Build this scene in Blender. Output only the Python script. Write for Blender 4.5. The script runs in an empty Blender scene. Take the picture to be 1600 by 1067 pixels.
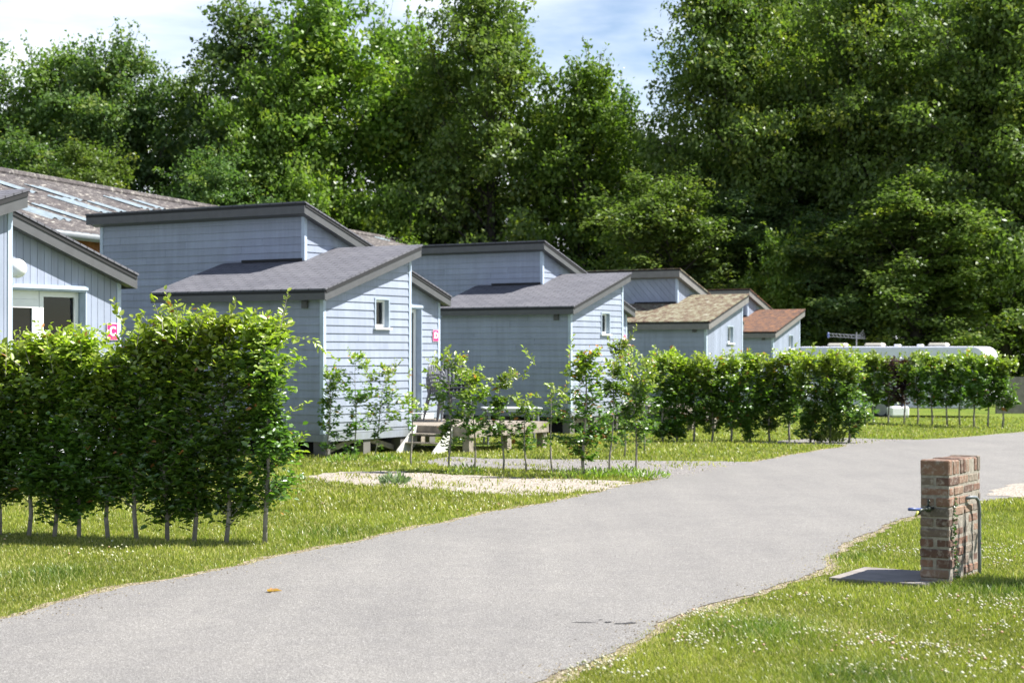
import bpy, bmesh, math, random
import numpy as np
from mathutils import Vector, Matrix
R = math.radians
S = bpy.context.scene
COL = S.collection

# ------------------------------------------------------------------ camera
EYE = 1.6
FPX = 2700.0            # focal length in pixels of a 1600 px wide picture
HOR = 550.0             # row of the horizon
cam_d = bpy.data.cameras.new('camera'); cam = bpy.data.objects.new('camera', cam_d); COL.objects.link(cam)
cam.location = (0, 0, EYE)
cam.rotation_euler = (R(90) + math.atan((HOR - 533.5) / FPX), 0, 0)
cam_d.sensor_width = 36; cam_d.lens = FPX / 1600 * 36
cam_d.clip_start = 0.1; cam_d.clip_end = 2000
cam_d.dof.use_dof = True; cam_d.dof.focus_distance = 15.5; cam_d.dof.aperture_fstop = 4.0
S.camera = cam
S.render.resolution_x = 1024; S.render.resolution_y = 682

# ------------------------------------------------------------------ light
SUN_EL = 53.0
sd = Vector((1.0, 0.04, 0)).normalized()           # horizontal direction towards the sun
sunv = Vector((sd.x * math.cos(R(SUN_EL)), sd.y * math.cos(R(SUN_EL)), math.sin(R(SUN_EL))))
sl = bpy.data.lights.new('sun', 'SUN'); sl.energy = 5.0; sl.angle = R(0.53); sl.color = (1.0, 0.95, 0.88)
so = bpy.data.objects.new('sun', sl); COL.objects.link(so)
so.rotation_euler = sunv.to_track_quat('Z', 'Y').to_euler(); so.location = (20, -10, 30)
W = bpy.data.worlds.new('World'); S.world = W; W.use_nodes = True
wt = W.node_tree; wn = wt.nodes; wl = wt.links
bgn = wn['Background']
sky = wn.new('ShaderNodeTexSky'); sky.sky_type = 'NISHITA'; sky.sun_disc = False
sky.sun_elevation = R(SUN_EL); sky.sun_rotation = math.atan2(sd.x, sd.y)
sky.air_density = 1.0; sky.dust_density = 0.3; sky.ozone_density = 1.0
tc = wn.new('ShaderNodeTexCoord')
mp = wn.new('ShaderNodeMapping'); mp.inputs['Scale'].default_value = (1.1, 1.1, 4.6)
mp.inputs['Rotation'].default_value = (0, R(9), 0); mp.inputs['Location'].default_value = (0.62, 0.2, 0.37)
cn = wn.new('ShaderNodeTexNoise'); cn.inputs['Scale'].default_value = 2.3; cn.inputs['Detail'].default_value = 7; cn.inputs['Roughness'].default_value = 0.52
cn.inputs['Distortion'].default_value = 0.35
cr = wn.new('ShaderNodeValToRGB'); cr.color_ramp.elements[0].position = 0.36; cr.color_ramp.elements[1].position = 0.60
wl.new(tc.outputs['Generated'], mp.inputs['Vector']); wl.new(mp.outputs[0], cn.inputs['Vector']); wl.new(cn.outputs['Fac'], cr.inputs['Fac'])
mxc = wn.new('ShaderNodeMix'); mxc.data_type = 'RGBA'
mxc.inputs[7].default_value = (11.8, 12.1, 12.6, 1)
mulc = wn.new('ShaderNodeMath'); mulc.operation = 'MULTIPLY'; mulc.inputs[1].default_value = 0.9
sx = wn.new('ShaderNodeSeparateXYZ'); wl.new(tc.outputs['Generated'], sx.inputs[0])
hi = wn.new('ShaderNodeMapRange'); hi.inputs[1].default_value = 0.30; hi.inputs[2].default_value = 0.60; hi.inputs[3].default_value = 1.0; hi.inputs[4].default_value = 0.12
wl.new(sx.outputs[2], hi.inputs[0])
mul2 = wn.new('ShaderNodeMath'); mul2.operation = 'MULTIPLY'; wl.new(cr.outputs['Color'], mul2.inputs[0]); wl.new(hi.outputs[0], mul2.inputs[1])
wl.new(mul2.outputs[0], mulc.inputs[0]); wl.new(mulc.outputs[0], mxc.inputs[0])
tnt = wn.new('ShaderNodeMix'); tnt.data_type = 'RGBA'; tnt.blend_type = 'MULTIPLY'; tnt.inputs[0].default_value = 1; tnt.inputs[7].default_value = (0.90, 0.98, 1.10, 1)
wl.new(sky.outputs[0], tnt.inputs[6]); wl.new(tnt.outputs[2], mxc.inputs[6]); wl.new(mxc.outputs[2], bgn.inputs['Color'])
bgn.inputs['Strength'].default_value = 0.052
S.view_settings.view_transform = 'Standard'; S.view_settings.look = 'None'
S.view_settings.gamma = 1; S.view_settings.exposure = 1.4

# ------------------------------------------------------------------ ground height and pixel helpers
def g(y):
    if y < 16: return 0.0
    if y < 60: return -0.0125 * (y - 16)
    return -0.55
def G(px, py):
    """ground point seen at a picture position"""
    k = (py - HOR) / FPX
    y = EYE / k
    if y > 16:
        y = (EYE - 0.2) / (k - 0.0125)
        if y > 60 or y < 0: y = 2.15 / k
    return ((px - 800) / FPX * y, y)
def at(px, y): return (px - 800) / FPX * y

# ------------------------------------------------------------------ tagging
def tag(o, label=None, cat=None, group=None, kind=None):
    if label: o['label'] = label
    if cat: o['category'] = cat
    if group: o['group'] = group
    if kind: o['kind'] = kind
    return o
def empty(name, loc, rz=0.0, label=None, cat=None, group=None):
    o = bpy.data.objects.new(name, None); COL.objects.link(o)
    o.location = loc; o.rotation_euler = (0, 0, rz); o.empty_display_size = 0.2
    return tag(o, label, cat, group)
def copy_tree(o, parent=None):
    c = o.copy(); COL.objects.link(c)
    if parent is not None: c.parent = parent
    for ch in list(o.children): copy_tree(ch, c)
    return c

# ------------------------------------------------------------------ materials
def new_mat(name):
    m = bpy.data.materials.new(name); m.use_nodes = True
    return m, m.node_tree.nodes, m.node_tree.links, m.node_tree.nodes['Principled BSDF']
def noise(n, l, vec, scale, detail=4, rough=0.55):
    t = n.new('ShaderNodeTexNoise'); t.inputs['Scale'].default_value = scale
    t.inputs['Detail'].default_value = detail; t.inputs['Roughness'].default_value = rough
    if vec is not None: l.new(vec, t.inputs['Vector'])
    return t
def ramp(n, l, fac, stops):
    r = n.new('ShaderNodeValToRGB'); e = r.color_ramp.elements
    while len(e) > 1: e.remove(e[-1])
    e[0].position = stops[0][0]; e[0].color = (*stops[0][1], 1)
    for p, c in stops[1:]:
        q = e.new(p); q.color = (*c, 1)
    l.new(fac, r.inputs['Fac']); return r
def mixc(n, l, fac, a, b, mode='MIX'):
    m = n.new('ShaderNodeMix'); m.data_type = 'RGBA'; m.blend_type = mode
    for s, v in ((0, fac), (6, a), (7, b)):
        if hasattr(v, 'is_linked'): l.new(v, m.inputs[s])
        elif isinstance(v, (int, float)): m.inputs[s].default_value = v
        else: m.inputs[s].default_value = (*v, 1)
    return m.outputs[2]
def bump(n, l, p, height, strength, dist):
    b = n.new('ShaderNodeBump'); b.inputs['Strength'].default_value = strength; b.inputs['Distance'].default_value = dist
    l.new(height, b.inputs['Height']); l.new(b.outputs[0], p.inputs['Normal']); return b
def plain(name, col, rough=0.6, metal=0.0, var=0.12, scale=6.0, bmp=0.0, spec=0.5):
    m, n, l, p = new_mat(name)
    c = n.new('ShaderNodeTexCoord')
    t = noise(n, l, c.outputs['Object'], scale, 5)
    lo = tuple(x * (1 - var) for x in col); hi = tuple(min(1, x * (1 + var)) for x in col)
    r = ramp(n, l, t.outputs['Fac'], [(0.3, lo), (0.7, hi)])
    l.new(r.outputs[0], p.inputs['Base Color'])
    p.inputs['Roughness'].default_value = rough; p.inputs['Metallic'].default_value = metal
    p.inputs['Specular IOR Level'].default_value = spec
    if bmp: bump(n, l, p, noise(n, l, c.outputs['Object'], scale * 8, 4).outputs['Fac'], bmp, 0.01)
    return m

def siding_mat(name, col):
    """weathered painted timber: each board a slightly different shade, fine grain along the board, faint dirt"""
    m, n, l, p = new_mat(name)
    geo = n.new('ShaderNodeNewGeometry'); c = n.new('ShaderNodeTexCoord')
    isl = ramp(n, l, geo.outputs['Random Per Island'], [(0, tuple(x * 0.92 for x in col)), (1, tuple(x * 1.07 for x in col))])
    mpn = n.new('ShaderNodeMapping'); mpn.inputs['Scale'].default_value = (1.2, 1.2, 1.2)
    l.new(c.outputs['Object'], mpn.inputs['Vector'])
    t = noise(n, l, mpn.outputs[0], 1.6, 6, 0.6)
    dirt = ramp(n, l, t.outputs['Fac'], [(0.35, (0.86, 0.87, 0.86)), (0.65, (1, 1, 1))])
    col1 = mixc(n, l, 1.0, isl.outputs[0], dirt.outputs[0], 'MULTIPLY')
    # splashed dirt and green film low on the boards, faint vertical run marks
    sz = n.new('ShaderNodeSeparateXYZ'); l.new(c.outputs['Object'], sz.inputs[0])
    mz = n.new('ShaderNodeMapRange'); mz.inputs[1].default_value = 0.75; mz.inputs[2].default_value = 0.15; l.new(sz.outputs[2], mz.inputs[0])
    ns = noise(n, l, c.outputs['Object'], 3.5, 6, 0.7); mm = n.new('ShaderNodeMath'); mm.operation = 'MULTIPLY'; l.new(mz.outputs[0], mm.inputs[0]); l.new(ns.outputs['Fac'], mm.inputs[1])
    col1 = mixc(n, l, mm.outputs[0], col1, (0.17, 0.18, 0.14))
    mv_ = n.new('ShaderNodeMapping'); mv_.inputs['Scale'].default_value = (9, 9, 0.5); l.new(c.outputs['Object'], mv_.inputs['Vector'])
    rn = ramp(n, l, noise(n, l, mv_.outputs[0], 1.5, 4).outputs['Fac'], [(0.35, (0.92, 0.92, 0.91)), (0.6, (1.02, 1.02, 1.02))])
    col1 = mixc(n, l, 1.0, col1, rn.outputs[0], 'MULTIPLY')
    t2 = noise(n, l, c.outputs['Object'], 45, 3)
    l.new(col1, p.inputs['Base Color']); p.inputs['Roughness'].default_value = 0.55
    bump(n, l, p, t2.outputs['Fac'], 0.12, 0.004)
    return m
M = {}
M['siding'] = siding_mat('blue_grey_timber', (0.272, 0.312, 0.405))
M['siding_pale'] = siding_mat('pale_blue_grey_timber', (0.34, 0.41, 0.50))
M['trim'] = plain('corner_trim', (0.38, 0.46, 0.56), 0.5)
M['fascia'] = plain('grey_fascia', (0.075, 0.078, 0.082), 0.5, var=0.1)
M['fascia_pale'] = plain('faded_fascia', (0.16, 0.155, 0.15), 0.6, var=0.12)
M['dark_edge'] = plain('bitumen_edge', (0.014, 0.015, 0.017), 0.8)
M['white'] = plain('white_joinery', (0.78, 0.80, 0.80), 0.4, var=0.04)
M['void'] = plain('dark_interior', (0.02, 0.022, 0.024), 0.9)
M['pier'] = plain('concrete_pier', (0.13, 0.125, 0.115), 0.9)
M['oldwood'] = plain('bleached_wood', (0.235, 0.205, 0.17), 0.85, var=0.35, scale=9, bmp=0.3)
M['whitewood'] = plain('white_stringer', (0.58, 0.58, 0.54), 0.7, var=0.12)
M['chair'] = plain('grey_resin', (0.16, 0.17, 0.19), 0.45)
M['table'] = plain('pale_resin', (0.50, 0.52, 0.55), 0.4)
M['metal'] = plain('dull_metal', (0.30, 0.31, 0.32), 0.45, 0.8)
M['pipe'] = plain('grey_pipe', (0.14, 0.16, 0.175), 0.5)
M['brass'] = plain('dark_brass', (0.06, 0.07, 0.06), 0.4, 0.7)
M['blue'] = plain('blue_handle', (0.06, 0.09, 0.24), 0.4)
M['hose'] = plain('yellow_green_hose', (0.35, 0.36, 0.05), 0.5)
M['curtain'] = plain('net_curtain', (0.78, 0.80, 0.82), 0.9)
M['pink'] = plain('pink_enamel', (0.80, 0.02, 0.16), 0.35, var=0.03)
M['concrete'] = plain('concrete', (0.21, 0.19, 0.175), 0.9, var=0.25, scale=5, bmp=0.4)
M['pinkwhite'] = plain('pale_pink_rim', (0.85, 0.55, 0.65), 0.4)
def glass_mat():
    m, n, l, p = new_mat('window_glass')
    n.remove(p); out = n['Material Output']
    tr = n.new('ShaderNodeBsdfTransparent'); tr.inputs[0].default_value = (0.75, 0.8, 0.82, 1)
    gl = n.new('ShaderNodeBsdfGlossy'); gl.inputs['Roughness'].default_value = 0.02
    fr = n.new('ShaderNodeFresnel'); fr.inputs['IOR'].default_value = 1.6
    mx = n.new('ShaderNodeMixShader'); l.new(fr.outputs[0], mx.inputs[0]); l.new(tr.outputs[0], mx.inputs[1]); l.new(gl.outputs[0], mx.inputs[2])
    l.new(mx.outputs[0], out.inputs[0]); return m
M['glass'] = glass_mat()
def shingle_mat(name, c1, c2, moss=None):
    m, n, l, p = new_mat(name)
    c = n.new('ShaderNodeTexCoord'); mpn = n.new('ShaderNodeMapping')
    mpn.inputs['Rotation'].default_value = (0, 0, R(90)); l.new(c.outputs['Object'], mpn.inputs['Vector'])
    b = n.new('ShaderNodeTexBrick'); b.inputs['Scale'].default_value = 1.0
    b.inputs['Brick Width'].default_value = 0.30; b.inputs['Row Height'].default_value = 0.125
    b.inputs['Mortar Size'].default_value = 0.011; b.inputs['Mortar Smooth'].default_value = 0.3
    b.inputs['Color1'].default_value = (*c1, 1); b.inputs['Color2'].default_value = (*c2, 1)
    b.inputs['Mortar'].default_value = tuple(x * 0.35 for x in c1) + (1,)
    l.new(mpn.outputs[0], b.inputs['Vector'])
    t = noise(n, l, c.outputs['Object'], 1.5, 6)
    st = ramp(n, l, t.outputs['Fac'], [(0.3, (0.85, 0.85, 0.87)), (0.7, (1.1, 1.08, 1.08))])
    base = mixc(n, l, 1.0, b.outputs['Color'], st.outputs[0], 'MULTIPLY')
    if moss:
        t2 = noise(n, l, c.outputs['Object'], moss[0], 8, 0.75)
        t3 = noise(n, l, c.outputs['Object'], 5.5, 7, 0.72)
        mr = ramp(n, l, t3.outputs['Fac'], moss[1])
        mf = ramp(n, l, t2.outputs['Fac'], [(moss[2] - 0.05, (0, 0, 0)), (moss[2] + 0.05, (1, 1, 1))])
        base = mixc(n, l, mf.outputs[0], base, mr.outputs[0])
        t4 = noise(n, l, c.outputs['Object'], 30, 5, 0.7)
        bump(n, l, p, t4.outputs['Fac'], 0.9, 0.05)
    else:
        bump(n, l, p, b.outputs['Fac'], -0.5, 0.008)
    l.new(base, p.inputs['Base Color']); p.inputs['Roughness'].default_value = 0.9
    return m
M['shingle'] = shingle_mat('grey_shingles', (0.100, 0.102, 0.120), (0.124, 0.127, 0.145))
M['moss_olive'] = shingle_mat('mossy_shingles', (0.2, 0.16, 0.14), (0.25, 0.2, 0.17),
    (1.1, [(0.32, (0.045, 0.025, 0.018)), (0.44, (0.14, 0.088, 0.06)), (0.49, (0.18, 0.15, 0.095)), (0.56, (0.23, 0.22, 0.14)), (0.68, (0.36, 0.34, 0.30))], 0.27))
M['moss_rust'] = shingle_mat('lichened_shingles', (0.16, 0.10, 0.08), (0.2, 0.13, 0.10),
    (1.3, [(0.34, (0.06, 0.035, 0.028)), (0.46, (0.125, 0.07, 0.05)), (0.55, (0.17, 0.085, 0.05)), (0.63, (0.28, 0.12, 0.045)), (0.7, (0.25, 0.20, 0.14))], 0.34))

def leaf_mat(name, hue=(1, 1, 1), trans=0.35, gloss=0.06):
    """uses the leaf's own colour attribute"""
    m, n, l, p = new_mat(name)
    n.remove(p); out = n['Material Output']
    at_ = n.new('ShaderNodeAttribute'); at_.attribute_name = 'tint'
    oi = n.new('ShaderNodeObjectInfo')
    hs = n.new('ShaderNodeHueSaturation')
    mr = n.new('ShaderNodeMapRange'); mr.inputs[3].default_value = 0.490; mr.inputs[4].default_value = 0.504
    mv = n.new('ShaderNodeMapRange'); mv.inputs[3].default_value = 0.85; mv.inputs[4].default_value = 1.15
    l.new(oi.outputs['Random'], mr.inputs[0]); l.new(oi.outputs['Random'], mv.inputs[0])
    l.new(mr.outputs[0], hs.inputs['Hue']); l.new(mv.outputs[0], hs.inputs['Value'])
    cc = mixc(n, l, 1.0, at_.outputs['Color'], hue, 'MULTIPLY'); l.new(cc, hs.inputs['Color'])
    d = n.new('ShaderNodeBsdfDiffuse'); l.new(hs.outputs[0], d.inputs[0])
    t = n.new('ShaderNodeBsdfTranslucent')
    tcol = mixc(n, l, 1.0, hs.outputs[0], (1.25, 1.5, 0.6), 'MULTIPLY'); l.new(tcol, t.inputs[0])
    m1 = n.new('ShaderNodeMixShader'); m1.inputs[0].default_value = trans
    l.new(d.outputs[0], m1.inputs[1]); l.new(t.outputs[0], m1.inputs[2])
    gl = n.new('ShaderNodeBsdfGlossy'); gl.inputs['Roughness'].default_value = 0.38; gl.inputs[0].default_value = (0.9, 0.95, 1, 1)
    m2 = n.new('ShaderNodeMixShader'); m2.inputs[0].default_value = gloss
    l.new(m1.outputs[0], m2.inputs[1]); l.new(gl.outputs[0], m2.inputs[2])
    l.new(m2.outputs[0], out.inputs[0]); return m
M['leaf'] = leaf_mat('hornbeam_leaf', trans=0.42, gloss=0.06)
M['treeleaf'] = leaf_mat('tree_leaf', trans=0.42, gloss=0.018)
M['grassleaf'] = leaf_mat('grass_blade', trans=0.35, gloss=0.03)
M['bark'] = plain('bark', (0.24, 0.22, 0.19), 0.9, var=0.35, scale=12, bmp=0.6)
M['bark_dark'] = plain('dark_bark', (0.045, 0.04, 0.033), 0.9, var=0.35, scale=3, bmp=0.6)

# ------------------------------------------------------------------ mesh helpers
class MB:
    def __init__(s): s.v = []; s.f = []
    def add(s, vs, fs):
        k = len(s.v); s.v += [tuple(x) for x in vs]; s.f += [tuple(i + k for i in f) for f in fs]; return s
    def box(s, x0, x1, y0, y1, z0, z1):
        return s.add([(x0,y0,z0),(x1,y0,z0),(x1,y1,z0),(x0,y1,z0),(x0,y0,z1),(x1,y0,z1),(x1,y1,z1),(x0,y1,z1)],
                     [(0,3,2,1),(4,5,6,7),(0,1,5,4),(1,2,6,5),(2,3,7,6),(3,0,4,7)])
    def obox(s, mat, sx, sy, sz, bev=0.0):
        """box of full sizes sx,sy,sz centred on mat, optional chamfer"""
        bm = bmesh.new(); bmesh.ops.create_cube(bm, size=1)
        bmesh.ops.scale(bm, vec=(sx, sy, sz), verts=bm.verts)
        if bev: bmesh.ops.bevel(bm, geom=bm.edges[:], offset=bev, segments=1, affect='EDGES', profile=0.5)
        vs = [tuple(mat @ v.co) for v in bm.verts]; bm.verts.index_update()
        fs = [tuple(v.index for v in f.verts) for f in bm.faces]; bm.free(); return s.add(vs, fs)
    def bar(s, a, b, w, h, bev=0.0):
        a = Vector(a); b = Vector(b); d = b - a
        q = d.to_track_quat('X', 'Z').to_matrix().to_4x4(); q.translation = (a + b) / 2
        return s.obox(q, d.length, w, h, bev)
    def tube(s, pts, rad, sides=8, cap=True):
        pts = [Vector(p) for p in pts]; n = len(pts)
        if not hasattr(rad, '__len__'): rad = [rad] * n
        vs = []; prev = None
        for i, p in enumerate(pts):
            t = (pts[min(i+1, n-1)] - pts[max(i-1, 0)]).normalized()
            if prev is None:
                ref = Vector((0,0,1)) if abs(t.z) < 0.9 else Vector((1,0,0)); a = t.cross(ref).normalized()
            else: a = (prev - t * prev.dot(t)).normalized()
            prev = a; b = t.cross(a)
            for k in range(sides):
                th = 2*math.pi*k/sides; vs.append(p + (a*math.cos(th) + b*math.sin(th)) * rad[i])
        fs = [(i*sides+k, i*sides+(k+1)%sides, (i+1)*sides+(k+1)%sides, (i+1)*sides+k) for i in range(n-1) for k in range(sides)]
        if cap: fs += [tuple(range(sides))[::-1], tuple((n-1)*sides + k for k in range(sides))]
        return s.add(vs, fs)
    def lathe(s, prof, sides=16, c=(0,0,0)):
        vs = []; n = len(prof)
        for r, z in prof:
            for k in range(sides):
                th = 2*math.pi*k/sides; vs.append((c[0]+r*math.cos(th), c[1]+r*math.sin(th), c[2]+z))
        fs = [(i*sides+k, i*sides+(k+1)%sides, (i+1)*sides+(k+1)%sides, (i+1)*sides+k) for i in range(n-1) for k in range(sides)]
        return s.add(vs, fs)
    def prism(s, poly, zt, zb):
        """poly list of (x,y); zt, zb functions of (x,y)"""
        n = len(poly)
        vs = [(x, y, zb(x, y)) for x, y in poly] + [(x, y, zt(x, y)) for x, y in poly]
        fs = [tuple(range(n))[::-1], tuple(range(n, 2*n))] + [(i, (i+1)%n, n+(i+1)%n, n+i) for i in range(n)]
        return s.add(vs, fs)
    def build(s, name, mat, parent=None, smooth=False, loc=None):
        me = bpy.data.meshes.new(name); me.from_pydata(s.v, [], s.f); me.validate(); me.update()
        bm = bmesh.new(); bm.from_mesh(me); bmesh.ops.recalc_face_normals(bm, faces=bm.faces); bm.to_mesh(me); bm.free()
        if smooth: me.polygons.foreach_set('use_smooth', [True]*len(me.polygons))
        me.materials.append(mat)
        o = bpy.data.objects.new(name, me); COL.objects.link(o)
        if parent is not None: o.parent = parent
        if loc: o.location = loc
        return o
def box(name, mat, parent, *a): return MB().box(*a).build(name, mat, parent)

def clip(poly, f):
    """keep the part of a convex polygon where f(p) >= 0"""
    out = []
    for i in range(len(poly)):
        a = poly[i]; b = poly[(i+1) % len(poly)]; fa = f(a); fb = f(b)
        if fa >= 0: out.append(a)
        if (fa > 0 and fb < 0) or (fa < 0 and fb > 0):
            t = fa / (fa - fb); out.append((a[0]+(b[0]-a[0])*t, a[1]+(b[1]-a[1])*t))
    return out if len(out) >= 3 else []
def boards(poly, hole, org, adir, nrm, pitch=0.135, ang=0.0, lap=True, z_start=0.0):
    """cladding boards filling a convex wall polygon (a,z); ang = direction of the boards in the wall plane"""
    mb = MB(); ca, sa = math.cos(ang), math.sin(ang)
    pieces = [poly]
    if hole:
        a0, a1, z0, z1 = hole
        mid = clip(clip(poly, lambda p: p[0]-a0), lambda p: a1-p[0])
        pieces = [clip(poly, lambda p: a0-p[0]), clip(poly, lambda p: p[0]-a1),
                  clip(mid, lambda p: z0-p[1]), clip(mid, lambda p: p[1]-z1)]
    def P(a, z, off): return (org[0]+adir[0]*a+nrm[0]*off, org[1]+adir[1]*a+nrm[1]*off, z)
    for pc in pieces:
        if not pc: continue
        ts = [-p[0]*sa + p[1]*ca for p in pc]
        k0 = math.floor((min(ts)-z_start)/pitch); k1 = math.ceil((max(ts)-z_start)/pitch)
        for k in range(k0, k1):
            t0 = z_start + k*pitch; t1 = t0 + pitch
            tt = lambda p: -p[0]*sa + p[1]*ca
            b0_ = clip(clip(pc, lambda p: tt(p)-t0), lambda p: (t1-(0.0 if lap else 0.007))-tt(p))
            if not b0_: continue
            segs = [b0_]
            if lap and not ang:
                xa = min(p[0] for p in b0_); xb = max(p[0] for p in b0_); j = xa + 0.5 + ((k*0.77+len(poly)*0.3) % 1.0)*2.2
                while j < xb-0.4:
                    last = segs.pop(); segs += [q for q in (clip(last, lambda p: (j-0.002)-p[0]), clip(last, lambda p: p[0]-(j+0.002))) if q]; j += 2.4
            for b in segs:
                lo = [0.020 - 0.016*((tt(p)-t0)/pitch) if lap else 0.016 for p in b]
                n = len(b)
                vs = [P(p[0], p[1], o) for p, o in zip(b, lo)] + [P(p[0], p[1], 0.0) for p in b]
                mb.add(vs, [tuple(range(n))] + [(i, n+i, n+(i+1)%n, (i+1)%n) for i in range(n)])
    return mb

# ------------------------------------------------------------------ numpy leaf meshes
def unit(a): return a / np.maximum(np.linalg.norm(a, axis=1, keepdims=True), 1e-9)
def np_mesh(name, verts, faces_flat, counts, tint_v, mat, parent=None, smooth=False):
    me = bpy.data.meshes.new(name)
    me.vertices.add(len(verts)); me.vertices.foreach_set('co', verts.astype(np.float32).ravel())
    me.loops.add(len(faces_flat)); me.loops.foreach_set('vertex_index', faces_flat.astype(np.int32))
    me.polygons.add(len(counts))
    st = np.concatenate(([0], np.cumsum(counts)[:-1])).astype(np.int32)
    me.polygons.foreach_set('loop_start', st)
    try: me.polygons.foreach_set('loop_total', counts.astype(np.int32))
    except Exception: pass
    if smooth: me.polygons.foreach_set('use_smooth', np.ones(len(counts), bool))
    me.update(calc_edges=True)
    if tint_v is not None:
        at_ = me.attributes.new('tint', 'FLOAT_COLOR', 'POINT')
        at_.data.foreach_set('color', np.concatenate([tint_v, np.ones((len(tint_v), 1))], 1).astype(np.float32).ravel())
    me.materials.append(mat)
    o = bpy.data.objects.new(name, me); COL.objects.link(o)
    if parent is not None: o.parent = parent
    return o
def leaves(name, pos, nrm, dr, size, tint, mat, parent=None, aspect=0.62, ovate=True, fold=0.18):
    n = len(pos); dr = unit(dr); nrm = unit(nrm - dr * (nrm * dr).sum(1, keepdims=True)); sd_ = np.cross(nrm, dr)
    s = size[:, None]; w = s * aspect * 0.5
    if ovate:
        base = pos; tip = pos + dr*s - nrm*s*0.10
        l1 = pos + dr*s*0.30 + sd_*w*0.92 + nrm*s*fold*0.6; l2 = pos + dr*s*0.66 + sd_*w*0.78 + nrm*s*fold*0.5
        r1 = pos + dr*s*0.30 - sd_*w*0.92 + nrm*s*fold*0.6; r2 = pos + dr*s*0.66 - sd_*w*0.78 + nrm*s*fold*0.5
        V = np.stack([base, tip, l1, l2, r1, r2], 1).reshape(-1, 3)
        i = (np.arange(n)*6)[:, None]
        F = np.concatenate([i+np.array([[0,4,5,1]]), i+np.array([[0,1,3,2]])], 1).ravel()
        C = np.full(n*2, 4); T = np.repeat(tint, 6, 0)
    else:
        a = pos; b = pos + dr*s*0.5 + sd_*w; c = pos + dr*s - nrm*s*0.12; d = pos + dr*s*0.5 - sd_*w
        V = np.stack([a, b, c, d], 1).reshape(-1, 3)
        i = (np.arange(n)*4)[:, None]; F = (i+np.array([[0,3,2,1]])).ravel(); C = np.full(n, 4); T = np.repeat(tint, 4, 0)
    return np_mesh(name, V, F, C, T, mat, parent)

# ------------------------------------------------------------------ the ground, road and gravel
rng = np.random.default_rng(7)
def interp(pts, y):
    ys = [p[1] for p in pts]; xs = [p[0] for p in pts]
    return np.interp(y, ys, xs)
LEFT_PX = [(0,968),(60,953),(150,930),(230,912),(300,900),(410,878),(470,864),(530,852),(600,838),(680,820),(760,803),(850,787),(900,778),(960,763),(1040,747),(1110,735),(1180,722),(1250,709),(1345,694),(1400,689),(1500,684),(1600,675),(1700,668)]
RIGHT_PX = [(850,1067),(905,1040),(950,1020),(1000,997),(1050,968),(1110,944),(1180,925),(1250,905),(1292,890),(1282,876),(1305,862),(1335,842),(1390,818),(1450,800),(1520,786),(1600,776)]
LP = [G(*p) for p in LEFT_PX]; RP = [G(*p) for p in RIGHT_PX]
# carried on towards and past the viewer
LP = [(LP[0][0]-9.0, LP[0][1]-10.5), (LP[0][0]-2.6, LP[0][1]-3.1)] + LP + [(30.0, 52.0), (60, 60)]
RP = [(RP[0][0]-5.6, RP[0][1]-8.6), (RP[0][0]-1.7, RP[0][1]-2.8)] + RP
RP.sort(key=lambda p: p[1])
def wob(y, s, a):
    return a*(math.sin(y*3.1+s)+0.6*math.sin(y*7.7+2*s)+0.4*math.sin(y*17.3+3*s)+0.3*math.sin(y*41+5*s))
def Lx(y): return float(interp(LP, y)) + wob(y, 1.0, 0.026)
def Rx(y):
    if y >= RP[-1][1]: return 90.0
    return float(interp(RP, y)) + wob(y, 4.0, 0.026)
def sheet_rows(name, ys, fl, fr, dz, mat, cross=14):
    mb = MB(); k = 0; vs = []; fs = []
    for y in ys:
        a, b = fl(y), fr(y)
        for j in range(cross+1):
            x = a + (b-a)*j/cross; vs.append((x, y, g(y)+dz))
    for i in range(len(ys)-1):
        for j in range(cross):
            q = i*(cross+1)+j; fs.append((q, q+1, q+cross+2, q+cross+1))
    mb.add(vs, fs)
    return mb.build(name, mat)
def ground_mat():
    m, n, l, p = new_mat('lawn_earth')
    c = n.new('ShaderNodeTexCoord')
    a = noise(n, l, c.outputs['Object'], 0.7, 5, 0.6); b = noise(n, l, c.outputs['Object'], 26, 6, 0.75); d = noise(n, l, c.outputs['Object'], 3.3, 5, 0.6)
    r1 = ramp(n, l, b.outputs['Fac'], [(0.28, (0.045, 0.075, 0.012)), (0.5, (0.125, 0.175, 0.028)), (0.72, (0.21, 0.245, 0.065))])
    r2 = ramp(n, l, a.outputs['Fac'], [(0.35, (0.80, 0.9, 0.7)), (0.65, (1.2, 1.1, 1.0))])
    r3 = ramp(n, l, d.outputs['Fac'], [(0.35, (0.85, 0.92, 0.85)), (0.68, (1.15, 1.08, 1.0))])
    x = mixc(n, l, 1.0, r1.outputs[0], r2.outputs[0], 'MULTIPLY'); x = mixc(n, l, 1.0, x, r3.outputs[0], 'MULTIPLY')
    l.new(x, p.inputs['Base Color']); p.inputs['Roughness'].default_value = 0.95; p.inputs['Specular IOR Level'].default_value = 0.15
    bump(n, l, p, b.outputs['Fac'], 0.9, 0.06); return m
M['ground'] = ground_mat()
ys = [-40, -10, 0, 16] + list(np.arange(18, 60, 3)) + [60, 75, 120, 300, 900]
sheet_rows('ground', ys, lambda y: -900.0 if y > 200 else -250.0, lambda y: 900.0 if y > 200 else 250.0, 0.0, M['ground'], 10)['kind'] = 'structure'

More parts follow.
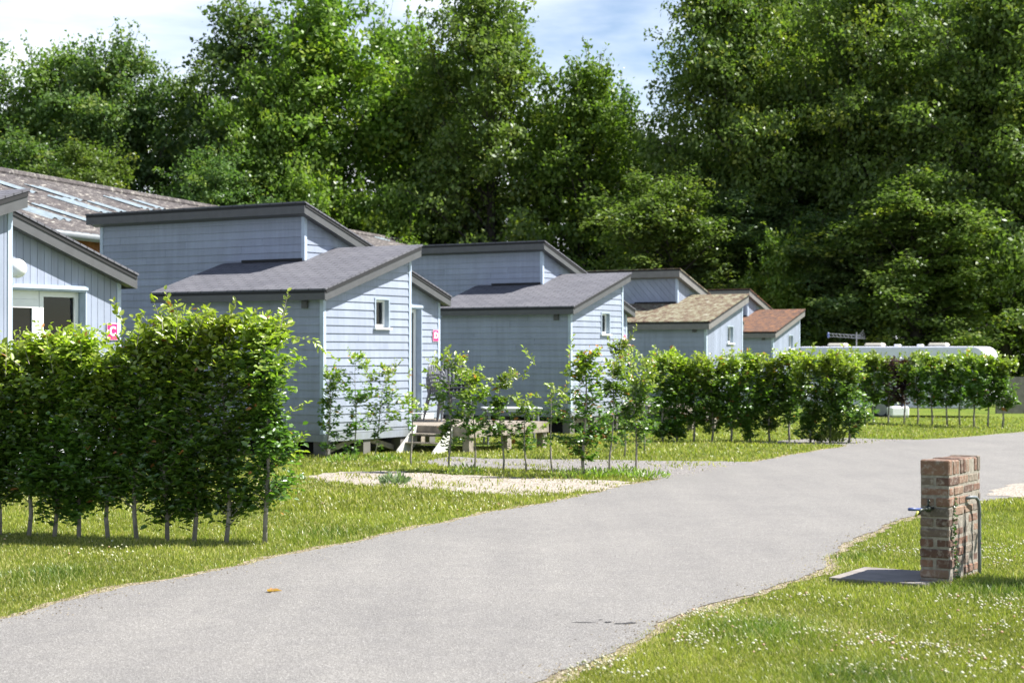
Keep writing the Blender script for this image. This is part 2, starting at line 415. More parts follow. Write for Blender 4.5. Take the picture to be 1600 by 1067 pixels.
def asphalt_mat():
    m, n, l, p = new_mat('worn_asphalt')
    c = n.new('ShaderNodeTexCoord')
    fine = noise(n, l, c.outputs['Object'], 120, 3, 0.6)
    vor = n.new('ShaderNodeTexVoronoi'); vor.inputs['Scale'].default_value = 120; l.new(c.outputs['Object'], vor.inputs['Vector'])
    big = noise(n, l, c.outputs['Object'], 0.55, 5, 0.6); mid = noise(n, l, c.outputs['Object'], 5, 6, 0.65)
    stone = n.new('ShaderNodeSeparateColor'); l.new(vor.outputs['Color'], stone.inputs[0])
    r1 = ramp(n, l, stone.outputs[0], [(0.0, (0.118, 0.114, 0.110)), (0.40, (0.162, 0.157, 0.151)), (0.88, (0.196, 0.191, 0.184)), (1.0, (0.28, 0.275, 0.265))])
    rf = ramp(n, l, fine.outputs['Fac'], [(0.30, (0.80, 0.80, 0.81)), (0.52, (1.04, 1.04, 1.04))])
    rb = ramp(n, l, big.outputs['Fac'], [(0.3, (0.96, 0.96, 0.96)), (0.7, (1.11, 1.105, 1.09))])
    rm = ramp(n, l, mid.outputs['Fac'], [(0.3, (0.92, 0.92, 0.93)), (0.7, (1.05, 1.05, 1.04))])
    x = mixc(n, l, 1.0, r1.outputs[0], rf.outputs[0], 'MULTIPLY'); x = mixc(n, l, 1.0, x, rb.outputs[0], 'MULTIPLY'); x = mixc(n, l, 1.0, x, rm.outputs[0], 'MULTIPLY')
    # long faint tracks along the road
    mp_ = n.new('ShaderNodeMapping'); mp_.inputs['Rotation'].default_value = (0, 0, R(38)); mp_.inputs['Scale'].default_value = (1.6, 0.16, 1)
    l.new(c.outputs['Object'], mp_.inputs['Vector']); tr = noise(n, l, mp_.outputs[0], 1.3, 3)
    rt = ramp(n, l, tr.outputs['Fac'], [(0.35, (0.95, 0.95, 0.955)), (0.65, (1.05, 1.05, 1.045))])
    x = mixc(n, l, 1.0, x, rt.outputs[0], 'MULTIPLY')
    l.new(x, p.inputs['Base Color']); p.inputs['Roughness'].default_value = 0.85; p.inputs['Specular IOR Level'].default_value = 0.3
    bump(n, l, p, vor.outputs['Distance'], 0.5, 0.006); return m
M['asphalt'] = asphalt_mat()
def gravel_mat(name, stops, moss=0.0):
    m, n, l, p = new_mat(name)
    c = n.new('ShaderNodeTexCoord')
    v = n.new('ShaderNodeTexVoronoi'); v.inputs['Scale'].default_value = 42; l.new(c.outputs['Object'], v.inputs['Vector'])
    sc = n.new('ShaderNodeSeparateColor'); l.new(v.outputs['Color'], sc.inputs[0])
    r1 = ramp(n, l, sc.outputs[0], stops)
    a = noise(n, l, c.outputs['Object'], 2.2, 7, 0.7)
    r2 = ramp(n, l, a.outputs['Fac'], [(0.5 - moss*0.3, (0.16, 0.20, 0.05)), (0.56 - moss*0.3, (1, 1, 1))])
    x = mixc(n, l, 1.0, r1.outputs[0], r2.outputs[0], 'MULTIPLY') if moss < 1 else r1.outputs[0]
    l.new(x, p.inputs['Base Color']); p.inputs['Roughness'].default_value = 0.95
    bump(n, l, p, v.outputs['Distance'], 0.9, 0.02); return m
M['verge'] = gravel_mat('dry_verge', [(0, (0.12, 0.09, 0.055)), (0.5, (0.21, 0.175, 0.12)), (1, (0.32, 0.28, 0.21))], 1.0)
M['gravel_pale'] = gravel_mat('pale_gravel', [(0, (0.17, 0.145, 0.12)), (0.5, (0.30, 0.265, 0.22)), (1, (0.44, 0.40, 0.35))], 1.0)
M['gravel_grey'] = gravel_mat('grey_gravel', [(0, (0.10, 0.095, 0.095)), (0.5, (0.18, 0.17, 0.165)), (1, (0.29, 0.275, 0.26))], 1.0)
ys = list(np.arange(-8, 26, 0.05)) + list(np.arange(26, 60, 0.25)); RE = RP[-1][1]
sheet_rows('verge', ys, lambda y: Lx(y) - 0.10 - wob(y, 9, 0.03) - 0.03*abs(math.sin(y*2.3)), lambda y: (Rx(y) + 0.09 + wob(y, 6, 0.03)) if y < RE else 90, 0.004, M['verge'], 1)['kind'] = 'structure'
sheet_rows('road', ys, Lx, Rx, 0.009, M['asphalt'], 3)['kind'] = 'structure'

def blob_sheet(name, px_poly, dz, mat, seed=0, jag=0.12):
    pts = [G(*p) for p in px_poly]; out = []; rr = random.Random(seed)
    for i in range(len(pts)):
        a = Vector(pts[i]); b = Vector(pts[(i+1) % len(pts)]); n = max(2, int((b-a).length/0.12))
        d = (b-a).normalized(); q = Vector((-d.y, d.x))
        for k in range(n): out.append(a + (b-a)*k/n + q*rr.uniform(-jag, jag))
    bm = bmesh.new(); f = bm.faces.new([bm.verts.new((p.x, p.y, 0)) for p in out])
    for yy in np.arange(10, 62, 1.0): bmesh.ops.bisect_plane(bm, geom=bm.verts[:]+bm.edges[:]+bm.faces[:], plane_co=(0, yy, 0), plane_no=(0,1,0))
    bmesh.ops.triangulate(bm, faces=bm.faces[:])
    for v in bm.verts: v.co.z = g(v.co.y) + dz
    bmesh.ops.recalc_face_normals(bm, faces=bm.faces[:])
    me = bpy.data.meshes.new(name); bm.to_mesh(me); bm.free(); me.materials.append(mat)
    o = bpy.data.objects.new(name, me); COL.objects.link(o); o['kind'] = 'structure'
    return [(p.x, p.y) for p in out]
PALE = blob_sheet('gravel_patch', [(478,745),(520,738),(600,736),(700,741),(800,745),(900,749),(985,753),(955,764),(900,769),(850,775),(760,772),(640,762),(560,757),(500,752)], 0.006, M['gravel_pale'], 1)
GREY = blob_sheet('gravel_drive', [(655,722),(700,714),(780,717),(900,718),(1000,720),(1120,721),(1175,722),(1130,735),(1085,742),(1040,749),(900,738),(800,733),(700,730)], 0.0065, M['gravel_grey'], 2, 0.08)
GREY2 = blob_sheet('gravel_drive', [(1180,692),(1240,687),(1300,684),(1370,686),(1440,687),(1500,685),(1420,696),(1350,699),(1300,694),(1240,694)], 0.0055, M['gravel_grey'], 3, 0.1)
PALE2 = blob_sheet('gravel_patch', [(1535,774),(1570,760),(1640,748),(1700,760),(1680,776),(1600,779)], 0.012, M['gravel_pale'], 4, 0.06)

# ------------------------------------------------------------------ cabins
UA = R(58)                     # direction of the cabins' short sides
CW = {'top': 0}
def cabin(name, X, Y, z, label, style):
    """local x runs along the sunlit gable end, local y along the shaded long side; z values measured from cabin zero"""
    root = empty(name, (X, Y, z), UA, label, 'cabin', 'timber holiday cabins in a row')
    sm = M['siding']; roofm = style['roof']; fm = style['fascia']; vert = style.get('vertical', False); diag = style.get('diag', False)
    E0, A1, AV, B0, B1, BV0, BV1 = 0.0, 2.5, 3.6, 1.73, 6.05, 1.8, 6.9
    zA = lambda u: 2.66 + (u + 0.2) * 0.311          # top surface of the low roof
    zB = lambda u: 4.31 - (u - 1.5) * 0.334          # top surface of the high roof
    FD = style.get('fd', 0.14); zb = 0.22
    def wall(nm, poly, hole, org, ad, nr, lit):
        if lit and vert: b = boards(poly, hole, org, ad, nr, 0.12, R(90), False)
        elif diag and nm == 'upper_wall': b = boards(poly, hole, org, ad, nr, 0.16, R(47), False)
        else: b = boards(poly, hole, org, ad, nr, 0.137, 0, True)
        # backing sheet behind the boards
        pcs = [poly]
        if hole:
            a0, a1, z0, z1 = hole; mid = clip(clip(poly, lambda p: p[0]-a0), lambda p: a1-p[0])
            pcs = [clip(poly, lambda p: a0-p[0]), clip(poly, lambda p: p[0]-a1), clip(mid, lambda p: z0-p[1]), clip(mid, lambda p: p[1]-z1)]
        for pc in pcs:
            if pc: b.add([(org[0]+ad[0]*a-nr[0]*0.004, org[1]+ad[1]*a-nr[1]*0.004, zz) for a, zz in pc], [tuple(range(len(pc)))])
        return b.build('wall', sm, root)
    t = 0.03
    # shaded long side of the low block
    wall('wall', [(0, zb), (AV, zb), (AV, zA(0)-t), (0, zA(0)-t)], None, (0,0), (0,1), (-1,0), False)
    # sunlit gable end with the small window
    win = (1.44, 1.84, 2.03, 2.53)
    wall('wall', [(0, zb), (A1, zb), (A1, zA(A1)-t), (0, zA(0)-t)], win, (0,0), (1,0), (0,-1), True)
    wall('wall', [(0, zb), (BV0, zb), (BV0, zA(A1)-t), (0, zA(A1)-t)], None, (A1,0), (0,1), (1,0), True)
    wall('wall', [(0, zb), (B0, zb), (B0, zA(B0)-t), (0, zA(0)-t)], None, (0,AV), (1,0), (0,1), False)
    # high block
    wall('upper_wall', [(BV0, zA(B0)+0.005), (AV+0.1, zA(B0)+0.005), (AV+0.1, zB(B0)-t), (BV0, zB(B0)-t)], None, (B0,0), (0,1), (-1,0), False)
    wall('upper_wall', [(AV+0.1, zb), (BV1, zb), (BV1, zB(B0)-t), (AV+0.1, zB(B0)-t)], None, (B0,0), (0,1), (-1,0), False)
    op = (3.55, 5.42, 0.30, 2.46)
    wall('wall', [(B0, zb), (B1, zb), (B1, zB(B1)-t), (B0, zB(B0)-t)], op, (0,BV0), (1,0), (0,-1), True)
    wall('wall', [(BV0, zb), (BV1, zb), (BV1, zB(B1)-t), (BV0, zB(B1)-t)], None, (B1,0), (0,1), (1,0), True)
    wall('wall', [(B0, zb), (B1, zb), (B1, zB(B1)-t), (B0, zB(B0)-t)], None, (0,BV1), (1,0), (0,1), False)
    # corner posts
    tr = MB(); h = 0.024
    tr.box(-h-0.003, 0.045, -h-0.003, 0.05, zb-0.003, zA(0)-t)
    tr.build('corner_trim', M['trim'], root)
    MB().box(A1-0.045, A1+h, -h-0.003, 0.05, zb-0.003, zA(A1)-t-0.02).build('corner_trim', M['trim'], root)
    MB().box(B0-h, B0+0.05, BV0-h-0.003, BV0+0.05, zA(B0)+0.003, zB(B0)-t-0.02).build('corner_trim', M['trim'], root)
    MB().box(B1-0.05, B1+h, BV0-h-0.003, BV0+0.05, zb-0.003, zB(B1)-t-0.01).build('corner_trim', M['trim'], root)
    MB().box(B0-h, B0+0.05, BV1-0.05, BV1+h, zb-0.003, zB(B0)-t-0.02).build('corner_trim', M['trim'], root)
    # skirting beam and piers
    sk = MB(); sk.box(-0.012, A1+0.01, -0.012, 0.03, 0.09, zb-0.006); sk.box(-0.012, 0.03, 0.032, AV, 0.09, zb-0.006)
    sk.box(A1+0.012, B1, BV0-0.012, BV0+0.03, 0.09, zb-0.006); sk.box(B0, B0+0.03, AV+0.02, BV1, 0.09, zb-0.006)
    sk.box(B1-0.03, B1+0.005, BV0+0.032, BV1, 0.09, zb-0.006)
    sk.build('skirting', M['siding'], root)
    MB().box(0.04, A1-0.04, 0.04, AV-0.04, 0.16, zb-0.02).box(B0+0.04, B1-0.04, BV0+0.04, BV1-0.04, 0.165, zb-0.01).build('floor', M['oldwood'], root)
    for (pu, pv) in ((0.12,0.12),(1.25,0.12),(2.35,0.12),(0.12,1.9),(0.12,3.4),(1.9,5.0),(1.9,6.7),(5.9,1.95),(5.9,4.3),(5.9,6.7),(3.9,1.95)):
        MB().box(pu-0.1, pu+0.1, pv-0.1, pv+0.1, -0.6, 0.088).build('pier', M['pier'], root)
    MB().box(0.7, B0-0.05, 0.6, AV-0.3, -0.6, 0.155).box(B0, B1-0.6, BV0+0.6, BV1-0.4, -0.6, 0.16).build('underfloor_shade', M['void'], root)  # black boxes added under the floor to stand in for the shade there
    br = MB(); br.bar((0.2,0.15,-0.1),(1.1,0.15,0.1),0.04,0.09).bar((1.35,0.15,0.1),(2.2,0.15,-0.1),0.04,0.09); br.build('brace', M['oldwood'], root)
    # roofs
    OV = 0.21
    Lp = [(-0.2,-OV),(2.62,-OV),(2.62,BV0-0.002),(B0-0.002,BV0-0.002),(B0-0.002,AV+0.15),(-0.2,AV+0.15)]
    rf = MB(); rf.prism(Lp, lambda x,y: zA(x), lambda x,y: zA(x)-0.028); rf.build('roof', roofm, root)
    rf2 = MB(); rf2.prism([(1.48,1.58),(6.22,1.58),(6.22,BV1+0.2),(1.48,BV1+0.2)], lambda x,y: zB(x), lambda x,y: zB(x)-0.028); rf2.build('roof', roofm, root)
    # bitumen edge under the covering, then the fascia boards
    def fb(u0, u1, v, zf, nm='fascia'):
        for (off, top, bot, mat, nn, th) in ((-0.012, 0.029, 0.085, M['dark_edge'], 'roof_edge', 0.034), (0.0, 0.086, 0.075+FD, fm, nm, 0.024)):
            m_ = MB(); vs = []
            for u in (u0, u1):
                for vv in (v+off, v+off+th): vs += [(u, vv, zf(u)-top), (u, vv, zf(u)-bot)]
            m_.add(vs, [(0,1,5,4),(2,6,7,3),(0,4,6,2),(1,3,7,5),(0,2,3,1),(4,5,7,6)]); m_.build(nn, mat, root)
    fb(-0.17, 2.6, -OV+0.02, zA); fb(1.52, 6.2, 1.605, zB)
    def eb(u, v0, v1, zt, d):
        MB().box(u, u+0.03, v0, v1, zt-0.075, zt-0.029).build('roof_edge', M['dark_edge'], root)
        MB().box(u+0.004, u+0.028, v0, v1, zt-d, zt-0.076).build('fascia', fm, root)
    eb(-0.2, -OV+0.02, AV+0.14, zA(-0.2), 0.05+FD); eb(1.49, 1.605, BV1+0.19, zB(1.49), 0.075+FD)
    MB().box(6.201, 6.219, 1.607, BV1+0.19, zB(6.2)-0.075-FD, zB(6.2)-0.03).build('fascia', fm, root)
    # back gable fascia and soffits
    so_ = MB()
    so_.prism([(-0.165,-OV+0.046),(2.59,-OV+0.046),(2.59,-0.03),(-0.165,-0.03)], lambda x,y: zA(x)-FD-0.045, lambda x,y: zA(x)-FD-0.06)
    so_.prism([(-0.165,-0.028),(-0.03,-0.028),(-0.03,AV+0.1),(-0.165,AV+0.1)], lambda x,y: zA(x)-FD-0.02, lambda x,y: zA(x)-FD-0.035)
    so_.prism([(1.525,1.632),(6.18,1.632),(6.18,1.772),(1.525,1.772)], lambda x,y: zB(x)-FD-0.045, lambda x,y: zB(x)-FD-0.06)
    so_.prism([(1.525,1.774),(1.70,1.774),(1.70,BV1+0.15),(1.525,BV1+0.15)], lambda x,y: zB(x)-FD-0.03, lambda x,y: zB(x)-FD-0.045)
    so_.build('soffit', fm, root)
    # flashing where the low roof meets the tall wall
    MB().box(B0-0.05, B0-0.021, BV0+0.03, AV-0.35, zA(B0)-0.004, zA(B0)+0.045).build('flashing', M['dark_edge'], root)
    # vent under the eaves
    vt = MB(); vt.box(-0.06,-0.018,0.30,0.42,2.34,2.47)
    for k in range(4): vt.box(-0.066,-0.0605,0.31,0.41,2.352+k*0.03,2.366+k*0.03)
    vt.build('vent', M['fascia'], root)
    # small window in the gable end
    w0, w1, wz0, wz1 = win
    wd = MB(); d = 0.11
    wd.box(w0-0.02, w0+0.012, -0.03, d, wz0, wz1+0.02); wd.box(w1-0.012, w1+0.02, -0.03, d, wz0, wz1+0.02)
    wd.box(w0+0.0125, w1-0.0125, -0.03, d, wz1-0.012, wz1+0.02)
    w = wd.build('window', M['siding_pale'], root)
    fr = MB(); fr.box(w0+0.013, w0+0.055, d-0.05, d, wz0+0.01, wz1-0.013); fr.box(w1-0.055, w1-0.013, d-0.05, d, wz0+0.01, wz1-0.013)
    fr.box(w0+0.056, w1-0.056, d-0.05, d, wz0+0.01, wz0+0.055); fr.box(w0+0.056, w1-0.056, d-0.05, d, wz1-0.055, wz1-0.013)
    fr.build('window_frame', M['white'], w)
    MB().box(w0+0.056, w1-0.056, d-0.03, d-0.022, wz0+0.055, wz1-0.055).build('pane', M['glass'], w)
    MB().box(w0-0.045, w1+0.045, -0.065, d, wz0-0.035, wz0-0.002).build('sill', M['white'], w)
    MB().box(w0, w1, d+0.02, d+0.3, wz0, wz1).build('interior', M['void'], w)
    # glazed door and window in the recessed front
    a0, a1, z0, z1 = op; rec = 0.13; yv = BV0 + rec
    lin = MB(); lin.box(a1-0.004, a1+0.016, BV0-0.024, yv+0.04, z0, z1+0.02); lin.box(a0-0.016, a0+0.004, BV0-0.024, yv+0.04, z0, z1+0.02)
    lin.box(a0+0.005, a1-0.005, BV0-0.024, yv+0.04, z1-0.004, z1+0.02); lin.build('reveal', M['trim'], root)
    dj = a0 + 1.15
    jm = M['white']
    def frame(x0, x1, zz0, zz1, wdt, nm, par, rail=None):
        f = MB(); f.box(x0, x0+wdt, yv-0.03, yv+0.03, zz0, zz1); f.box(x1-wdt, x1, yv-0.03, yv+0.03, zz0, zz1)
        f.box(x0+wdt, x1-wdt, yv-0.03, yv+0.03, zz0, zz0+wdt); f.box(x0+wdt, x1-wdt, yv-0.03, yv+0.03, zz1-wdt, zz1)
        if rail: f.box(x0+wdt, x1-wdt, yv-0.028, yv+0.028, rail, rail+0.08)
        return f.build(nm, jm, par)
    dr_ = frame(a0+0.02, dj, z0+0.01, z1-0.12, 0.11, 'door', root, 1.28)
    MB().box(a0+0.131, dj-0.111, yv-0.006, yv+0.004, z0+0.121, z1-0.231).build('pane', M['glass'], dr_)
    MB().box(dj-0.075, dj-0.045, yv-0.075, yv-0.0305, 1.26, 1.30).box(dj-0.16, dj-0.045, yv-0.09, yv-0.0755, 1.265, 1.292).build('handle', M['metal'], dr_)
    MB().box(a0+0.006, dj, yv-0.026, yv+0.026, z1-0.118, z1-0.006).build('door_head', jm, root)
    wn_ = frame(dj+0.01, a1-0.02, z0+0.01, z1-0.008, 0.07, 'window', root)
    MB().box(dj+0.08, a1-0.09, yv-0.006, yv+0.004, z0+0.08, z1-0.078).build('pane', M['glass'], wn_)
    MB().box(dj+0.03, a1-0.04, yv-0.024, yv+0.024, 0.32, 0.394).build('lower_panel', jm, wn_)
    MB().box(a0+0.02, a1-0.02, yv+0.9, yv+0.95, z0, z1).build('interior', M['void'], root)
    # net curtains with a swagged upper edge
    for par, x0, x1 in ((dr_, a0+0.12, a0+0.12+0.55), (wn_, dj+0.09, a1-0.22)):
        n_ = 48; vs = []; fs = []
        for i in range(n_+1):
            tt = i/n_; x = x0+(x1-x0)*tt
            yy = yv+0.065+0.03*math.sin(tt*30)+0.02*math.sin(tt*71)
            top = z1-0.27+0.10*math.sin(tt*6.4+0.2)
            for zz in (z0+0.1, top): vs.append((x, yy, zz))
        fs = [(2*i, 2*i+2, 2*i+3, 2*i+1) for i in range(n_)]
        MB().add(vs, fs).build('curtain', M['curtain'], par, True)
        vs = [(v[0], v[1]+0.06, (v[2] if k % 2 == 0 else z1-0.13)) for k, v in enumerate(vs)]
        MB().add(vs, fs).build('drape', plain_cache('drape', (0.10, 0.11, 0.12)), par, True)
    # white joinery lip above the opening
    MB().box(a0-0.06, a1+0.02, BV0-0.05, BV0-0.0245, z1+0.021, z1+0.075).build('door_trim', M['trim'], root)
    return root
_pc = {}
def plain_cache(nm, col):
    if nm not in _pc: _pc[nm] = plain(nm, col, 0.8)
    return _pc[nm]
std = {'roof': M['shingle'], 'fascia': M['fascia']}
cC = cabin('cabin', -7.12, 17.8, -0.05, 'blue-grey cabin with vertical boards and white framed glazed door at the left edge', dict(std, vertical=True))
cD = cabin('cabin', -3.17, 29.0, 0.0, 'large blue-grey cabin with stepped grey shingle roofs, wooden steps and sign D', std)
cE = cabin('cabin', 1.35, 39.9, 0.0, 'second blue-grey cabin with clean grey shingles, standing behind the thin saplings', std)
mo = {'roof': M['moss_olive'], 'fascia': M['fascia_pale'], 'vertical': True, 'diag': True, 'fd': 0.19}
cF = cabin('cabin', 5.67, 50.5, -0.16, 'blue-grey cabin with olive and brown moss on its low roof, diagonal upper boards', mo)
cG = cabin('cabin', 9.6, 63.6, -0.3, 'smallest, farthest cabin with rust-orange lichen on its low roof', dict(mo, roof=M['moss_rust']))

# wall lamp on the left cabin
wlp = empty('wall_lamp', (0,0,0), 0, 'white globe lamp on the wall above the glazed door of the left cabin', 'lamp')
wlp.matrix_world = Matrix.Translation(cC.location) @ Matrix.Rotation(UA, 4, 'Z') @ Matrix.Translation((4.08, 1.78, 2.72))
sp = MB(); sp.lathe([(0.0001,-0.125)] + [(0.125*math.sin(a), -0.125*math.cos(a)) for a in np.linspace(0.2, math.pi-0.2, 12)] + [(0.0001,0.125)], 20, (0,-0.15,0))
sp.build('globe', M['white'], wlp, True)
MB().tube([(0,-0.001,0),(0,-0.05,0)], 0.06, 12).build('mount', M['white'], wlp)

# pink letter signs
def letter_sign(cab, ch, label):
    r = empty('letter_sign', (0,0,0), 0, label, 'sign', 'pink letter signs on the cabins')
    r.matrix_world = Matrix.Translation(cab.location) @ Matrix.Rotation(UA, 4, 'Z') @ Matrix.Translation((5.90, 1.772, 1.93))
    MB().box(-0.10,0.10,-0.006,0.0,-0.115,0.115).build('plate', M['pinkwhite'], r)
    MB().box(-0.09,0.09,-0.010,-0.0065,-0.105,0.105).build('panel', M['pink'], r)
    cu = bpy.data.curves.new('letter', 'FONT'); cu.body = ch; cu.size = 0.17; cu.align_x = 'CENTER'; cu.align_y = 'CENTER'; cu.extrude = 0.002; cu.offset = 0.007
    to = bpy.data.objects.new('tmp_text', cu); COL.objects.link(to)
    me = bpy.data.meshes.new_from_object(to.evaluated_get(bpy.context.evaluated_depsgraph_get()))
    bpy.data.objects.remove(to)
    me.materials.clear(); me.materials.append(M['white'])
    lo = bpy.data.objects.new('letter', me); COL.objects.link(lo); lo.parent = r; lo.location = (0,-0.0135,0); lo.rotation_euler = (R(90),0,0)
letter_sign(cC, 'C', 'pink sign with white letter C on the left cabin')
letter_sign(cD, 'D', 'pink sign with white letter D beside the recessed door of the large cabin')
letter_sign(cE, 'E', 'pink sign seen nearly edge-on at the right corner of the second cabin')

# ------------------------------------------------------------------ decks, chairs and tables
def deck(cab, label, u0=2.56, u1=5.25, v0=-1.25, v1=1.74, steps=True):
    r = empty('wooden_deck', cab.location, UA, label, 'deck')
    bd = MB(); n = 20; p = (v1-v0)/n
    for k in range(n): bd.box(u0, u1, v0+k*p, v0+(k+1)*p-0.008, 0.255, 0.285)
    bd.build('deck_boards', M['oldwood'], r)
    MB().box(u0+0.002,u1-0.002,v0-0.03,v0-0.002,0.09,0.28).build('fascia', M['oldwood'], r)
    MB().box(u0-0.03,u0-0.002,v0-0.03,v1,0.09,0.28).build('fascia', M['oldwood'], r)
    for (a, b) in ((u0+0.08,v0+0.08),(u1-0.08,v0+0.08),(u0+0.08,v1-0.1),(u1-0.08,v1-0.1),((u0+u1)/2,v0+0.08)):
        MB().box(a-0.07,a+0.07,b-0.07,b+0.07,-0.6,0.25).build('post', M['oldwood'], r)
    if steps:
        s0, s1 = v0+0.35, v0+1.12
        gz = -0.20
        for sv in (s0, s1):
            m_ = MB(); vs = []
            for vv in (sv-0.02, sv+0.02): vs += [(u0-0.035, vv, 0.29), (u0-0.035, vv, -0.02), (u0-0.26, vv, gz), (u0-0.66, vv, gz), (u0-0.60, vv, gz+0.07)]
            m_.add(vs, [(0,1,2,3,4),(5,9,8,7,6)] + [(i,(i+1)%5,5+(i+1)%5,5+i) for i in range(5)]); m_.build('stringer', M['whitewood'], r)
        for k, (zz, uu) in enumerate(((0.15, u0-0.17),(0.0, u0-0.31))):
            MB().box(uu-0.1,uu+0.1,s0+0.021,s1-0.021,zz-0.028,zz).build('tread', M['oldwood'], r)
    return r
dD = deck(cD, 'bleached wooden deck with open steps in front of the large cabin with sign D')
dE = deck(cE, 'wooden deck in front of the second cabin, half hidden by saplings', steps=False)

def make_chair(loc, rz, label, group):
    r = empty('garden_chair', loc, rz, label, 'chair', group)
    seat = MB(); n = 8
    for k in range(n):
        y0 = -0.22 + k*0.055; seat.box(-0.21, 0.21, y0, y0+0.042, 0.40+0.012*abs(k-4)/4, 0.418+0.012*abs(k-4)/4)
    seat.box(-0.235,-0.212,-0.23,0.22,0.385,0.42).box(0.212,0.235,-0.23,0.22,0.385,0.42)
    seat.build('seat', M['chair'], r)
    back = MB()
    arch = [(-0.23,0.20,0.42),(-0.235,0.25,0.62),(-0.20,0.285,0.80),(-0.10,0.30,0.87),(0,0.305,0.885),(0.10,0.30,0.87),(0.20,0.285,0.80),(0.235,0.25,0.62),(0.23,0.20,0.42)]
    back.tube(arch, 0.018, 8)
    for x in (-0.14,-0.07,0,0.07,0.14): back.bar((x,0.22,0.45),(x,0.298,0.86),0.035,0.012)
    back.build('backrest', M['chair'], r)
    for s_ in (-1, 1):
        MB().tube([(s_*0.24,0.25,0.64),(s_*0.27,0.1,0.66),(s_*0.275,-0.12,0.655),(s_*0.265,-0.24,0.63),(s_*0.25,-0.26,0.58)], [0.016,0.022,0.024,0.022,0.016], 8).build('armrest', M['chair'], r, True)
        MB().tube([(s_*0.25,-0.26,0.60),(s_*0.235,-0.24,0.40),(s_*0.265,-0.29,0.0)], [0.018,0.026,0.018], 8).build('leg', M['chair'], r)
        MB().tube([(s_*0.23,0.21,0.42),(s_*0.25,0.27,0.2),(s_*0.265,0.32,0.0)], [0.028,0.024,0.018], 8).build('leg', M['chair'], r)
    return r
def cab_pt(cab, u, v): return (cab.location.x + u*math.cos(UA) - v*math.sin(UA), cab.location.y + u*math.sin(UA) + v*math.cos(UA))
x_, y_ = cab_pt(cD, 4.35, 0.30)
proto = make_chair((x_, y_, 0.287), R(20), '', 'stacked grey garden chairs')
names = ['lowest', 'second', 'third', 'fourth', 'top']
for si, (u, v, rz, n, where) in enumerate(((4.35, 0.30, R(10), 5, 'in the right stack on the deck'), (4.8, 0.80, R(60), 4, 'in the shorter stack against the cabin wall on the deck'))):
    x_, y_ = cab_pt(cD, u, v)
    for k in range(n):
        o = proto if (si == 0 and k == 0) else copy_tree(proto)
        o.location = (x_ + 0.012*k, y_ - 0.015*k, 0.287 + 0.075*k); o.rotation_euler = (0, 0, rz)
        nm = 'top' if k == n-1 else names[k]
        o['label'] = '%s grey resin garden armchair %s' % (nm, where)
def table(x, y, rz, z, label, L=1.15, Wd=0.75):
    r = empty('garden_table', (x, y, z), rz, label, 'table')
    tp = MB(); tp.obox(Matrix.Translation((0,0,0.715)), L, Wd, 0.03, 0.01); tp.box(-L/2+0.03,L/2-0.03,-Wd/2+0.03,-Wd/2+0.05,0.655,0.7); tp.box(-L/2+0.03,L/2-0.03,Wd/2-0.05,Wd/2-0.03,0.655,0.7)
    tp.build('tabletop', M['table'], r)
    for a in (-1,1):
        for b in (-1,1): MB().tube([(a*(L/2-0.1),b*(Wd/2-0.08),0.7),(a*(L/2-0.06),b*(Wd/2-0.05),0)], [0.032,0.022], 8).build('leg', M['chair'], r)
    return r
table(at(799,34.5), 34.5, R(8), g(34.5), 'pale grey resin table on the grass beyond the deck of the large cabin', 1.15)
table(at(1018,41.5), 41.5, R(30), g(41.5), 'pale garden table beside the second cabin, seen between saplings', 0.9)
# low white threshold box by the door
x_, y_ = cab_pt(cD, 5.0, 1.5)
r = empty('step_box', (x_, y_, 0.287), UA, 'low white step box at the foot of the recessed cabin door', 'step')
MB().obox(Matrix.Translation((0,0,0.05)), 0.5, 0.28, 0.10, 0.012).build('body', M['white'], r)
MB().obox(Matrix.Translation((0,0,0.108)), 0.52, 0.30, 0.014, 0.004).build('top', M['table'], r)

